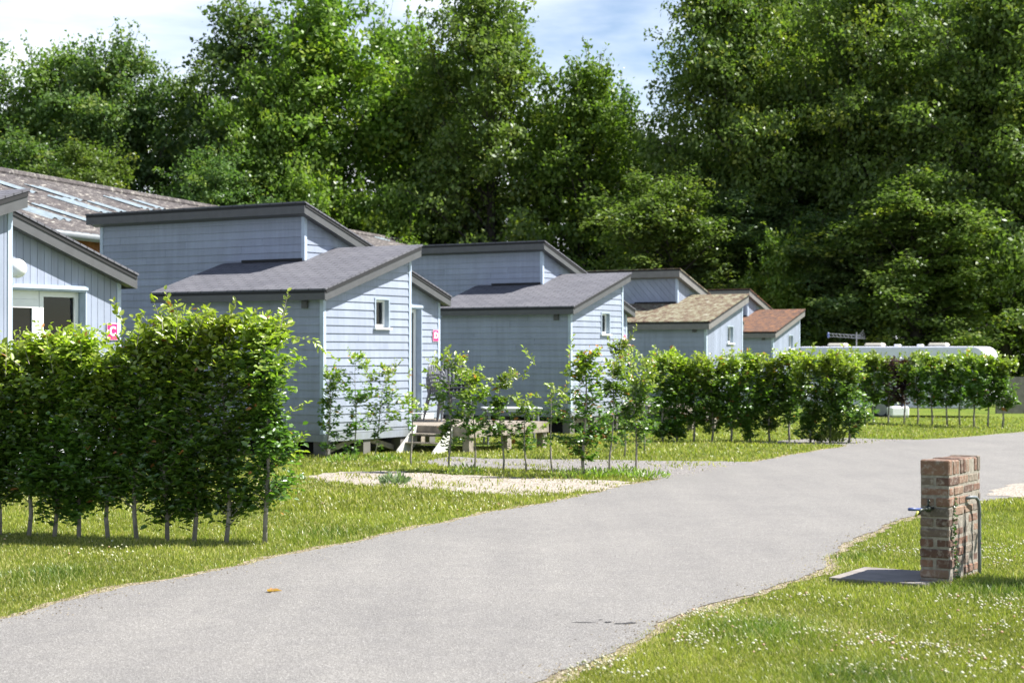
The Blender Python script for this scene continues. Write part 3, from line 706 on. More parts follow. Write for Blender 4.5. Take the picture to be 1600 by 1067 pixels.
# ------------------------------------------------------------------ barn
def barn():
    d = Vector((0.292, 0.956, 0)).normalized(); rz = math.atan2(d.y, d.x)
    r = empty('barn', (-15.7, 53.0, g(53)), rz, 'long barn with lichen-speckled corrugated roof and pale skylight strips behind the cabins', 'barn')
    # local x along the ridge, local y: negative towards the viewer's right
    m, n, l, p = new_mat('lichened_corrugated')
    c = n.new('ShaderNodeTexCoord')
    a = noise(n, l, c.outputs['Object'], 4.5, 4, 0.8); b = noise(n, l, c.outputs['Object'], 0.9, 5)
    r1 = ramp(n, l, a.outputs['Fac'], [(0.36, (0.042, 0.038, 0.040)), (0.54, (0.082, 0.075, 0.077)), (0.61, (0.19, 0.185, 0.175)), (0.70, (0.40, 0.39, 0.36))])
    r2 = ramp(n, l, b.outputs['Fac'], [(0.35, (0.8, 0.78, 0.78)), (0.65, (1.12, 1.08, 1.02))])
    l.new(mixc(n, l, 1.0, r1.outputs[0], r2.outputs[0], 'MULTIPLY'), p.inputs['Base Color']); p.inputs['Roughness'].default_value = 0.95
    H0 = EYE - g(53) + 5.5; HE = EYE - g(53) + 2.85; WD = 8.7
    def slope(sgn):
        mb = MB(); n_ = 760; x0, x1 = -34.0, 40.0; vs = []
        for i in range(n_+1):
            x = x0+(x1-x0)*i/n_; w = 0.03*math.sin(2*math.pi*x/0.39)
            for t in (0, 1):
                vs.append((x, -sgn*WD*t*1.02, H0+(HE-H0)*t*1.02 + w))
        mb.add(vs, [(2*i,2*i+2,2*i+3,2*i+1) for i in range(n_)])
        return mb.build('roof', m, r, True)
    rf = slope(1); slope(-1)
    mb = MB(); mb.tube([(-34,0,H0+0.03),(40,0,H0+0.03)], 0.14, 8); mb.build('ridge_cap', m, rf)
    sk = plain('weathered_skylight', (0.19, 0.235, 0.265), 0.5, var=0.2)
    for px, py, ln in ((10,290,2.3),(86,303,2.3),(53,331,2.4),(106,337,3.0),(128,322,2.6),(168,325,1.7),(202,319,2.1),(232,321,1.5),(590,372,1.6)):
        # find the roof point seen there: intersect the ray with the slope plane
        M4 = Matrix.Translation(r.location) @ Matrix.Rotation(rz, 4, 'Z'); inv = M4.inverted()
        o_ = inv @ Vector((0,0,EYE)); q_ = inv @ Vector(((px-800)/FPX, 1, EYE+(HOR-py)/FPX)); dd = q_-o_
        k = (HE-H0)/(-WD)   # z = H0 + k*y
        tt = (H0 + k*o_.y - o_.z)/(dd.z - k*dd.y); P = o_+dd*tt
        s2 = MB(); n_ = 20; vs = []
        for i in range(n_+1):
            x = P.x-0.5+1.0*i/n_; w = 0.03*math.sin(2*math.pi*x/0.39)+0.03
            for yy in (P.y-ln*0.32, P.y+ln*0.32): vs.append((x, yy, H0+k*yy+w))
        s2.add(vs, [(2*i,2*i+2,2*i+3,2*i+1) for i in range(n_)]); s2.build('skylight', sk, r, True)
    MB().tube([(-34,-WD-0.12,HE-0.12),(40,-WD-0.12,HE-0.12)], 0.10, 10).build('gutter', M['pipe'], r, True)
    wd = plain('rust_timber', (0.30, 0.12, 0.05), 0.8, var=0.3, scale=4)
    MB().box(-33,39,-WD+0.35,-WD+0.45,0,HE+0.02).build('wall', wd, r)
    MB().box(-33,39,-WD+0.30,-WD+0.345,0,HE-1.05).build('lower_wall', M['siding'], r)
    MB().box(-33,39,WD-0.45,WD-0.35,0,HE).build('wall', wd, r)
    for xx in (-33.2, 39.2):
        MB().add([(xx,-WD+0.3,0),(xx,WD-0.3,0),(xx,WD-0.3,HE),(xx,0,H0-0.1),(xx,-WD+0.3,HE)], [(0,1,2,3,4)]).build('wall', wd, r)
barn()

# ------------------------------------------------------------------ caravan
def caravan():
    r = empty('caravan', (at(1549,56.0), 56.0, g(56)-0.10), R(154), 'long white touring caravan with roof hatches parked behind the far hedge', 'caravan')
    # local x runs from the right end (0) towards the left; body 7.2 m long, 2.3 wide
    wht = plain('caravan_shell', (0.68, 0.70, 0.79), 0.3, var=0.03)
    bm = bmesh.new(); bmesh.ops.create_cube(bm, size=1); bmesh.ops.scale(bm, vec=(6.3, 2.3, 2.0), verts=bm.verts)
    ed = [e for e in bm.edges if abs(e.verts[0].co.y-e.verts[1].co.y) > 1]
    bmesh.ops.bevel(bm, geom=ed, offset=0.34, segments=6, affect='EDGES', profile=0.5)
    bmesh.ops.bevel(bm, geom=[e for e in bm.edges if abs(e.calc_face_angle(0)) > 1.0], offset=0.05, segments=2, affect='EDGES', profile=0.5)
    me = bpy.data.meshes.new('body'); bm.to_mesh(me); bm.free(); me.materials.append(wht)
    for p in me.polygons: p.use_smooth = False
    o = bpy.data.objects.new('body', me); COL.objects.link(o); o.parent = r; o.location = (3.15, 0, 1.38)
    cr_ = plain('hatch_cream', (0.46, 0.44, 0.37), 0.4)
    for x in (1.6, 3.7, 4.95): MB().obox(Matrix.Translation((x, 0.4, 2.44)), 0.62, 0.5, 0.12, 0.05).build('roof_hatch', cr_, r)
    for x in (2.25, 3.0): MB().obox(Matrix.Translation((x, 0.2, 2.42)), 0.2, 0.2, 0.07, 0.02).build('roof_vent', wht, r)
    dk = plain('tinted_window', (0.03, 0.035, 0.04), 0.12)
    for x0, x1 in ((0.7,1.7),(2.2,3.0),(4.3,5.6)):
        w = MB().box(x0-0.04,x1+0.04,1.1501,1.165,1.26,1.94).build('window', wht, r); MB().box(x0,x1,1.1655,1.18,1.3,1.9).build('pane', dk, w)
    MB().box(3.3,3.92,1.1501,1.168,0.5,2.15).build('door', wht, r)
    MB().box(0.4,5.9,1.1502,1.158,0.98,1.04).build('stripe', plain('grey_stripe', (0.4,0.42,0.45), 0.4), r)
    for s_ in (-1, 1):
        wh = MB().tube([(3.3, s_*1.02, 0.33),(3.3, s_*1.2, 0.33)], 0.33, 20).build('wheel', M['void'], r)
        MB().tube([(3.3, s_*1.19, 0.33),(3.3, s_*1.21, 0.33)], 0.19, 14).build('rim', M['metal'], wh)
    MB().bar((6.3,0.4,0.45),(7.5,0,0.5),0.08,0.08).bar((6.3,-0.4,0.45),(7.5,0,0.5),0.08,0.08).bar((7.5,0,0.45),(7.5,0,0),0.05,0.05).build('hitch', M['metal'], r)
    # aerial on the roof
    a = MB(); a.tube([(4.35,0.3,2.4),(4.35,0.3,2.86)], 0.02, 6); a.tube([(4.2,0.3,2.76),(5.25,0.45,2.82)], 0.010, 5); a.tube([(4.2,0.3,2.66),(5.25,0.45,2.72)], 0.010, 5)
    for k in range(7): a.tube([(4.4+k*0.12,0.2+k*0.015,2.70+k*0.006),(4.4+k*0.12,0.45+k*0.015,2.76+k*0.006)], 0.006, 4)
    for k in range(5): a.tube([(4.35,0.3,2.66),(4.12-0.02*k,0.3,2.93-0.07*k)], 0.006, 4)
    a.build('aerial', M['metal'], r)
    MB().obox(Matrix.Translation((5.27,0.45,2.77)), 0.06, 0.1, 0.18, 0.02).build('aerial_head', M['blue'], r)
    return r
caravan()
# things near it, half hidden by the hedge
def wbox(px, y, label):
    r = empty('water_container', (at(px, y), y, g(y)), R(12), label, 'container')
    MB().obox(Matrix.Translation((0,0,0.20)), 0.62, 0.40, 0.32, 0.05).build('body', M['white'], r)
    MB().obox(Matrix.Translation((0,0,0.03)), 0.58, 0.36, 0.05, 0.01).build('base', M['pipe'], r)
    MB().lathe([(0.0001,0.42),(0.05,0.42),(0.05,0.36),(0.0001,0.36)], 10, (0.15,0,0)).build('cap', M['blue'], r)
wbox(1403, 55.0, 'white box-shaped water container on the grass under the far hedge')
wall_r = empty('concrete_wall', (17.0, 60.5, g(61)), R(2), 'grey concrete wall at the right edge behind the far hedge', 'wall')
pw = MB()
for k in range(10): pw.box(k*2.0+0.0, k*2.0+1.985, -0.04, 0.04, 0, 1.28)
pw.build('panel', M['concrete'], wall_r)
for k in range(11): MB().box(k*2.0-0.06, k*2.0+0.05, -0.08, 0.08, 0, 1.34).build('post', M['concrete'], wall_r)

# ------------------------------------------------------------------ brick pillar with tap
def pillar():
    x0, y0 = 2.99, 11.83
    r = empty('brick_pillar', (x0, y0, 0), UA, 'short weathered brick pillar with a tap, standing on the grass at the right', 'pillar')
    m, n, l, p = new_mat('old_brick')
    geo = n.new('ShaderNodeNewGeometry'); c = n.new('ShaderNodeTexCoord')
    r1 = ramp(n, l, geo.outputs['Random Per Island'], [(0, (0.085, 0.052, 0.042)), (0.3, (0.18, 0.095, 0.065)), (0.55, (0.21, 0.14, 0.10)), (0.8, (0.13, 0.11, 0.092)), (1, (0.25, 0.21, 0.165))])
    t = noise(n, l, c.outputs['Object'], 22, 7, 0.7); t2 = noise(n, l, c.outputs['Object'], 5, 4)
    ws = ramp(n, l, t.outputs['Fac'], [(0.50, (0, 0, 0)), (0.66, (0.72, 0.72, 0.72))])
    x = mixc(n, l, ws.outputs[0], r1.outputs[0], (0.33, 0.30, 0.26))
    rr2 = ramp(n, l, t2.outputs['Fac'], [(0.3, (0.75, 0.75, 0.75)), (0.7, (1.15, 1.1, 1.05))])
    x = mixc(n, l, 1.0, x, rr2.outputs[0], 'MULTIPLY')
    l.new(x, p.inputs['Base Color']); p.inputs['Roughness'].default_value = 0.95; bump(n, l, p, t.outputs['Fac'], 0.9, 0.012)
    L, Wd, H = 0.72, 0.205, 0.86; nc = 12; ch = 0.0705
    mb = MB(); rr = random.Random(5); j = 0.010
    def brick(a0, a1, b0, b1, z0, z1):
        w = lambda: rr.uniform(-0.004, 0.004)
        q = Matrix.Translation(((a0+a1)/2+w(), (b0+b1)/2+w(), (z0+z1)/2)) @ Matrix.Rotation(rr.uniform(-0.015,0.015), 4, 'Z')
        mb.obox(q, a1-a0-j, b1-b0, z1-z0-j, rr.uniform(0.006, 0.011))
    for k in range(nc-1):
        z0 = k*ch-0.03; z1 = z0+ch
        # stretchers along both long faces, ends show one stretcher or two headers in turn
        off = 0.0 if k % 2 == 0 else 0.11
        cuts = [0] + [c_ for c_ in np.arange(off if off else 0.22, L-0.04, 0.22)] + [L]
        for a, b in zip(cuts[:-1], cuts[1:]):
            if b-a < 0.03: continue
            if k % 2 == 1 and (a == 0 or b == L): brick(a, b, 0, Wd, z0, z1)
            else: brick(a, b, 0, Wd/2-j/2, z0, z1); brick(a, b, Wd/2+j/2, Wd, z0, z1)
    z0 = (nc-1)*ch-0.03; nn = 9
    for i in range(nn): brick(L*i/nn, L*(i+1)/nn, 0, Wd, z0, H + rr.uniform(-0.004, 0.006))
    mb.build('brickwork', m, r)
    mo_, n, l, p = new_mat('lime_mortar'); c = n.new('ShaderNodeTexCoord'); t = noise(n, l, c.outputs['Object'], 30, 6)
    l.new(ramp(n, l, t.outputs['Fac'], [(0.3, (0.16, 0.145, 0.12)), (0.7, (0.30, 0.275, 0.235))]).outputs[0], p.inputs['Base Color']); bump(n, l, p, t.outputs['Fac'], 0.8, 0.01); p.inputs['Roughness'].default_value = 0.95
    MB().box(0.011, L-0.011, 0.0035, Wd-0.0035, 0, H-0.016).build('mortar', mo_, r)
    # supply pipe on the sunlit face, looping out of the wall and down
    px = 0.56; pts = [(px-0.19, 0.0, 0.575), (px-0.15, -0.03, 0.58), (px-0.08, -0.04, 0.575), (px-0.03, -0.04, 0.55), (px, -0.04, 0.49), (px, -0.04, 0.2), (px, -0.04, -0.05)]
    MB().tube(pts, 0.0125, 10).build('pipe', M['pipe'], r, True)
    MB().tube([(0.335, -0.006, 0.5),(0.34, -0.006, 0.25),(0.33,-0.006,0.0)], 0.004, 6).build('crack_cable', M['dark_edge'], r)
    # tap on the shaded end, pointing to the road
    tp = empty('tap', (-0.0, Wd*0.55, 0.525)); tp.parent = r
    tb = MB(); tb.tube([(0.01,0,0),(-0.10,0.03,0)], 0.011, 10); tb.tube([(-0.05,0.015,-0.02),(-0.05,0.015,0.02)], 0.02, 10); tb.tube([(-0.095,0.03,0),(-0.13,0.045,-0.004),(-0.15,0.055,-0.03)], [0.011,0.011,0.012], 10)
    tb.tube([(-0.05,0.015,0.015),(-0.05,0.015,0.055)], 0.008, 8); tb.tube([(-0.075,0.0,0.055),(-0.02,0.03,0.062)], 0.007, 8)
    tb.build('valve', M['brass'], tp, True)
    MB().tube([(-0.10,0.035,0.0),(-0.16,0.075,0.004),(-0.205,0.10,0.006)], [0.009,0.012,0.011], 10).build('blue_sleeve', M['blue'], tp, True)
    MB().tube([(-0.15,0.055,-0.01),(-0.17,0.065,-0.045)], 0.009, 8).build('hose_end', M['hose'], tp, True)
    # little ivy climbing the near corner
    rg = np.random.default_rng(3); N = 130
    zz = rg.random(N)**1.6*0.62; pos = np.stack([0.08+0.06*rg.random(N)*(1-zz/0.7)+0.03*np.sin(zz*14), -0.008-0.01*rg.random(N), zz], 1)
    leaves('ivy', pos, np.tile([0,-1,0.3], (N,1))+rg.normal(0,.35,(N,3)), rg.normal(0,1,(N,3)), rg.uniform(.014,.028,N), np.tile([0.05,0.11,0.02],(N,1)), M['leaf'], r, 0.9)
    # slab
    s_ = empty('drain_slab', (x0, y0, 0), UA, 'flat concrete drain slab with a round hole at the foot of the brick pillar', 'slab')
    mb = MB(); nseg = 24; hc = (-0.09, 0.25); hr = 0.042
    rect = [(-0.16,-0.02),(-0.16,1.0)]
    # top with a real hole: ring of quads around the hole out to a square, then borders
    q = 0.08; ring = []; out = []
    for k in range(nseg):
        a = 2*math.pi*k/nseg; ring.append((hc[0]+hr*math.cos(a), hc[1]+hr*math.sin(a))); mx_ = max(abs(math.cos(a)), abs(math.sin(a))); out.append((hc[0]+q*math.cos(a)/mx_, hc[1]+q*math.sin(a)/mx_))
    zt = 0.028
    vs = [(*p_, zt) for p_ in ring] + [(*p_, zt) for p_ in out] + [(*p_, zt-0.05) for p_ in ring]
    mb.add(vs, [(k,(k+1)%nseg,nseg+(k+1)%nseg,nseg+k) for k in range(nseg)] + [((k+1)%nseg,k,2*nseg+k,2*nseg+(k+1)%nseg) for k in range(nseg)] + [tuple(2*nseg+k for k in range(nseg))])
    U0, U1, V0, V1 = -0.20, 0.50, 0.012, 0.79
    V0 = 0.10
    def rct(a,b,c_,d): mb.add([(a,c_,zt),(b,c_,zt),(b,d,zt),(a,d,zt)], [(0,1,2,3)])
    rct(U0,hc[0]-q,V0,V1); rct(hc[0]+q,U1,0.215,V1); rct(hc[0]-q,hc[0]+q,hc[1]+q,V1); rct(hc[0]-q,hc[0]+q,V0,hc[1]-q); rct(hc[0]+q,-0.008,V0,0.215) if hc[0]+q < -0.008 else None
    mb.add([(U0,V0,0),(U0,V1,0),(U0,V1,zt),(U0,V0,zt),(U1,V1,0),(U1,V1,zt),(-0.01,V0,0),(-0.01,V0,zt)], [(0,1,2,3),(1,4,5,2),(6,0,3,7)])
    mb.build('slab_top', M['concrete'], s_)
    MB().box(U0+0.01,U1-0.01,0.22,V1-0.01,-0.05,0.01).build('slab_base', M['concrete'], s_)
pillar()
SLAB = [cab for cab in [(2.99+u*math.cos(UA)-v*math.sin(UA), 11.83+u*math.sin(UA)+v*math.cos(UA)) for u, v in ((-0.19,0.10),(0.74,-0.02),(0.72,0.22),(0.49,0.22),(0.49,0.78),(-0.19,0.78))]]

# ------------------------------------------------------------------ saplings and hedges
def sapling(loc, H, lo, w, d, n_leaf, seed, label, group, leaf=0.055, lean=(0,0), young=0.8, stem_r=0.012, red=0.02, name='hedge_plant', cat='hedge plant', fill=1.0, purple=False, ax=0.0, shoots=6, extra=None):
    rg = np.random.default_rng(seed); rr = random.Random(seed)
    r = empty(name, loc, ax, label, cat, group)
    st = MB(); P = [(0,0,-0.05)]
    for i in range(1, 9):
        t = i/8; P.append((lean[0]*t + 0.03*math.sin(t*5+seed)*H*0.5, lean[1]*t + 0.02*math.cos(t*4+seed), H*0.93*t))
    st.tube(P, [stem_r*(1.15-0.95*i/8) for i in range(9)], 7)
    PA = np.array(P)
    def stem_at(h):
        t = np.clip(h/(H*0.93), 0, 1)*8; i = np.minimum(t.astype(int), 7); f = (t-i)[:, None]; return PA[i]*(1-f)+PA[i+1]*f
    ntw = max(10, int(n_leaf/26))
    hs = lo + (H*0.97-lo)*rg.random(ntw)**0.9
    hs = np.sort(hs)
    pos=[]; nr=[]; dr=[]; hh=[]; tipf=[]
    per = n_leaf//ntw
    for k in range(ntw):
        h = hs[k]; q = (h-lo)/(H-lo); env = (0.80+0.35*math.sin(seed*1.7+q*6.0+k*0.02))*(1.0 if q < 0.75 else 1-(q-0.75)*2.2) * (0.75+0.25*min(1, q*5))
        if fill > 0.99: env = max(env, 0.42)
        th = rg.random()*2*math.pi; L = (0.45+0.75*rg.random())
        vx = math.cos(th)*w*0.5*env*L; vy = math.sin(th)*d*0.5*env*L
        ln = math.hypot(vx, vy); up = ln*(0.15+0.75*rg.random()) * (1.7 if q > 0.8 else 1.0)
        b = stem_at(np.array([h-up*0.5]))[0]; e = b + np.array([vx, vy, up])
        mid = (b+e)/2 + np.array([0,0,ln*0.12])
        if k % 2 == 0: st.tube([b, mid, e], [0.0045, 0.003, 0.0015], 4, False)
        m = int(per*(0.6+0.8*rg.random())); t = rg.random(m)**0.65*1.02
        c = (1-t)[:,None]**2*b + (2*t*(1-t))[:,None]*mid + (t**2)[:,None]*e
        tv = unit(np.tile(e-b, (m,1))+1e-6); sdv = np.cross(tv, [0,0,1]); sgn = np.where(rg.random(m) < .5, -1, 1)[:,None]
        c = c + rg.normal(0, 0.014+0.022*fill, (m,3))
        D = tv*0.7 + sdv*sgn*0.8 + rg.normal(0,.28,(m,3)); D[:,2] -= 0.18
        N_ = np.tile([0,0,1.0],(m,1)) + rg.normal(0,.42,(m,3)) + unit(np.tile([vx,vy,0.01],(m,1)))*0.35
        pos.append(c); nr.append(N_); dr.append(D); hh.append(np.full(m, q)+rg.normal(0,.05,m)); tipf.append(t)
    sh = [(0.8*w*0.5*rg.normal(0,.6), 0.4*d*rg.normal(0,.6), H*rg.uniform(.80,.94), rg.normal(0,.10), rg.normal(0,.06), rg.uniform(.10,.30)*min(1.3,H/1.6)) for _ in range(shoots)]
    for _ in range(shoots//2): sh.append((w*0.38*rg.choice([-1,1]), 0, rg.uniform(lo+0.2,H*.85), rg.choice([-1,1])*rg.uniform(.1,.22), 0, rg.uniform(0.02,.1)))
    if extra: sh += extra
    for (sx_, sy_, sz_, dx_, dy_, dz_) in sh:
        b = np.array([sx_+lean[0]*.8, sy_+lean[1]*.8, sz_]); e = b+np.array([dx_,dy_,dz_]); st.tube([b, (b+e)/2+np.array([0,0,.01]), e], [.0035,.0025,.0012], 4, False)
        m = int(6+34*math.sqrt(dx_*dx_+dz_*dz_)); t = np.linspace(0.05,1.0,m)
        pos.append(b+(e-b)*t[:,None]+rg.normal(0,.006,(m,3))); sg = np.where(np.arange(m)%2 == 0, -1, 1)[:,None]
        dr.append((e-b)/np.linalg.norm(e-b)*0.8+sg*np.array([0.7,0.2,0])+rg.normal(0,.3,(m,3))); nr.append(np.tile([0.1,-.3,1.0],(m,1))+rg.normal(0,.5,(m,3)))
        hh.append(np.full(m,0.9)); tipf.append(0.75+0.25*t)
    pos=np.concatenate(pos); nr=np.concatenate(nr); dr=np.concatenate(dr); hh=np.concatenate(hh); tipf=np.concatenate(tipf); n=len(pos)
    u = rg.random(n)[:,None]
    dark = np.array([0.052,0.115,0.020]); mid_ = np.array([0.130,0.225,0.030]); yel = np.array([0.32,0.39,0.045]); redc = np.array([0.38,0.16,0.06])
    if purple: dark = np.array([0.035,0.015,0.02]); mid_ = np.array([0.06,0.02,0.03]); yel = np.array([0.1,0.04,0.04])
    y = np.clip((hh-0.62)*2.2*young + (tipf-0.62)*1.1*young + rg.normal(0,.13,n), 0, 1)[:,None]
    col = (dark*(1-u)+mid_*u)*(1-y) + yel*y
    rd = ((rg.random(n) < red*(1+9*(hh > .93)*(tipf > .7))))[:,None]
    col = np.where(rd, redc*(0.6+0.8*u), col)
    sz = leaf*(0.42+0.85*rg.random(n)**1.2)*np.where(tipf > .9, .75, 1)
    st.build('trunk', M['bark'], r, True)
    leaves('crown', pos, nr, dr, sz, col, M['leaf'], r, 0.62)
    return r
ORD = ['first','second','third','fourth','fifth','sixth','seventh','eighth','ninth','tenth','eleventh','twelfth','thirteenth','fourteenth','fifteenth']
def up_h(top_py, y): return EYE + (HOR-top_py)*y/FPX - g(y)
near = [(414,850,478,1.1),(353,848,468,1.0),(303,846,466,1.0),(262,845,462,1.0),(215,844,500,1.0),(170,842,530,1.0),(124,840,500,1.0),(85,838,506,0.9),(45,837,520,0.95),(0,836,520,1.0),(-42,834,540,1.0),(-85,832,540,1.0)]
for i, (px, by, ty, s) in enumerate(near):
    x, y = G(px, by); H = up_h(ty+18+((i*53)%7)*2, y)
    sapling((x, y, 0), H, 0.17 if i in (1,2,3,6,7) else 0.30, 0.68*(0.85+0.3*((i*37)%10)/10), 0.58, 5400, 100+i,
            '%s plant from the right end of the tall clipped hedge in the left foreground' % ORD[i], 'plants of the near hedge', leaf=0.068, stem_r=0.019, young=0.95, red=0.006, shoots=9 if i not in (4, 5) else 2, extra=[(0.12,0,1.72,0.30,0,-0.02),(0.40,0,1.70,0.10,0,-0.10),(0.2,0,1.1,0.16,0,0.08),(0.2,0,0.75,0.12,0,0.03)] if i == 0 else None)
# long shoot sticking out to the right of the near hedge is part of the end plant's look: thin saplings by the large cabin
thin = [(511,716,572,50,'small leafy sapling at the corner of the large cabin'),(552,716,552,62,'dense green sapling against the pale end wall of the large cabin'),(584,714,570,70,'slender leaning sapling just right of the dense one against the pale end wall')]
for i, (px, by, ty, w, lb) in enumerate(thin):
    x, y = G(px, by); sapling((x, y, g(y)), up_h(ty, y), 0.12, w*1.1/FPX*y, 0.5, 1000, 200+i, lb, 'young saplings by the large cabin', leaf=0.072, stem_r=0.011, fill=.5, young=0.85, lean=(0.06 if i < 2 else 0.22, 0))
mid = [(643,728,622,30,70,'wispy, almost bare sapling directly before the cabin steps'),
 (701,738,556,58,620,'sapling in front of the stacked garden chairs, just right of the wooden steps'),
 (741,736,588,48,480,'bushy narrow sapling just right of the chair stack'),
 (786,738,582,66,620,'sapling with pale upper leaves in front of the deck end'),
 (822,738,622,38,240,'low thin sapling in front of the pale garden table'),
 (864,742,604,50,170,'sparse sapling with mostly bare stem left of the bushiest one'),
 (913,746,548,96,1500,'bushiest sapling of the roadside row, broad and rust-tinged'),
 (952,738,560,60,620,'sapling in front of the pale end wall of the second cabin'),
 (993,736,585,66,800,'last roadside sapling, yellow-green, with a slim pale stem'),
 (975,716,528,56,900,'tall sapling with pinkish shoots behind the end of the roadside row'),
 (1006,706,560,46,420,'small sapling standing between the roadside row and the far hedge')]
for i, (px, by, ty, w, n, lb) in enumerate(mid):
    x, y = G(px, by); sapling((x, y, g(y)), up_h(ty, y), 0.35 if n < 1400 else 0.22, w*1.35/FPX*y, 0.5, int(n*1.35), 300+i, lb, 'roadside row of young saplings', leaf=0.080, stem_r=0.014 if n < 1400 else 0.022, fill=.6, young=0.8, red=0.012 if i != 6 else 0.05, lean=(rng.normal(0,.05), 0))
far1 = [1036,1058,1084,1112,1142,1172,1203,1234,1266,1296,1326]
for i, px in enumerate(far1):
    x, y = G(px, 690 + (2 if i > 7 else 0)); H = up_h(558 + ((i*31)%9)*2-8, y)
    sapling((x, y, g(y)), H, (0.10 if i in (0,1,5,8) else 0.16+0.22*((i*17)%5)/5), 0.95, 0.75, 3300, 400+i, '%s plant from the left in the leafy hedge across the drive' % ORD[i], 'plants of the middle hedge', leaf=0.095, stem_r=0.022, young=1.0, red=0.008)
far2 = [(1352,659),(1365,660),(1388,661),(1412,662),(1433,663),(1456,664),(1480,665),(1500,665),(1522,667),(1543,668),(1566,668)]
for i, (px, by) in enumerate(far2):
    x, y = G(px, by); H = up_h(560 + ((i*23)%7)*2-8, y)
    sapling((x, y, g(y)), H, 0.52, 1.0, 0.75, 2300, 500+i, ('dark purple-leaved plant' if i == 3 else '%s plant from the left' % ORD[i]) + ' in the farthest hedge before the caravan', 'plants of the far hedge', leaf=0.11, stem_r=0.025, young=0.7, red=0.008, purple=(i == 3))
sapling((4.75, 11.9, 0), 2.2, 1.0, 1.1, 0.9, 1600, 77, 'sapling just outside the right edge whose shade falls on the grass beside the brick pillar', 'lone saplings', leaf=0.08)
# low plants
def low_plant(px, by, H, w, n, label, seed, col=((0.10,0.19,0.03),(0.24,0.30,0.06)), leaf=0.09, name='weed_clump', cat='plant', asp=0.3):
    x, y = G(px, by); rg = np.random.default_rng(seed)
    r = empty(name, (x, y, g(y)), 0, label, cat)
    a = rg.random(n)*2*math.pi; rad = w*0.5*np.sqrt(rg.random(n)); z = H*rg.random(n)*(1-0.5*rad/(w*0.5))
    pos = np.stack([rad*np.cos(a), rad*np.sin(a), z*0.9], 1)
    D = np.stack([np.cos(a)*0.6, np.sin(a)*0.6, np.full(n, 0.9)], 1) + rg.normal(0,.3,(n,3)); N_ = np.stack([np.cos(a),np.sin(a),np.full(n,.6)],1)+rg.normal(0,.3,(n,3))
    u = rg.random(n)[:,None]; c = np.array(col[0])*(1-u)+np.array(col[1])*u
    st = MB()
    for k in range(7):
        aa = k*0.9; st.tube([(0,0,-0.02),(math.cos(aa)*w*0.15,math.sin(aa)*w*0.15,H*0.5),(math.cos(aa)*w*0.3,math.sin(aa)*w*0.3,H*0.9)], [0.005,0.004,0.002], 4, False)
    st.build('stem', plain_cache('green_stem', (0.14,0.18,0.06)), r)
    leaves('foliage', pos, N_, D, leaf*(0.6+0.7*rg.random(n)), c, M['leaf'], r, asp); return r
low_plant(1297, 692, 0.32, 0.55, 300, 'rounded clump of tall grass and weeds at the end of the middle hedge', 1, ((0.12,0.2,0.03),(0.27,0.33,0.06)), leaf=0.13, asp=0.13)
low_plant(616, 757, 0.13, 0.34, 120, 'grey-green thistle rosette growing in the pale gravel', 2, ((0.13,0.19,0.10),(0.2,0.26,0.15)), 0.09)
for i, (px, by, lb) in enumerate(((600,722,'low weeds at the foot of the wooden steps, left side'),(725,741,'leafy weeds under the first roadside saplings'),(893,748,'broad-leaved weeds at the foot of the bushiest sapling'),(937,746,'spiky weeds right of the bushiest sapling'),(975,744,'tall thin weeds at the right end of the roadside row'),(1012,748,'last low weeds of the roadside row next to the asphalt'),(535,722,'grass and weeds in front of the dark cabin underside'))):
    low_plant(px, by, 0.15, 0.55, 130, lb, 10+i, ((0.13,0.22,0.03),(0.28,0.36,0.07)), 0.065)

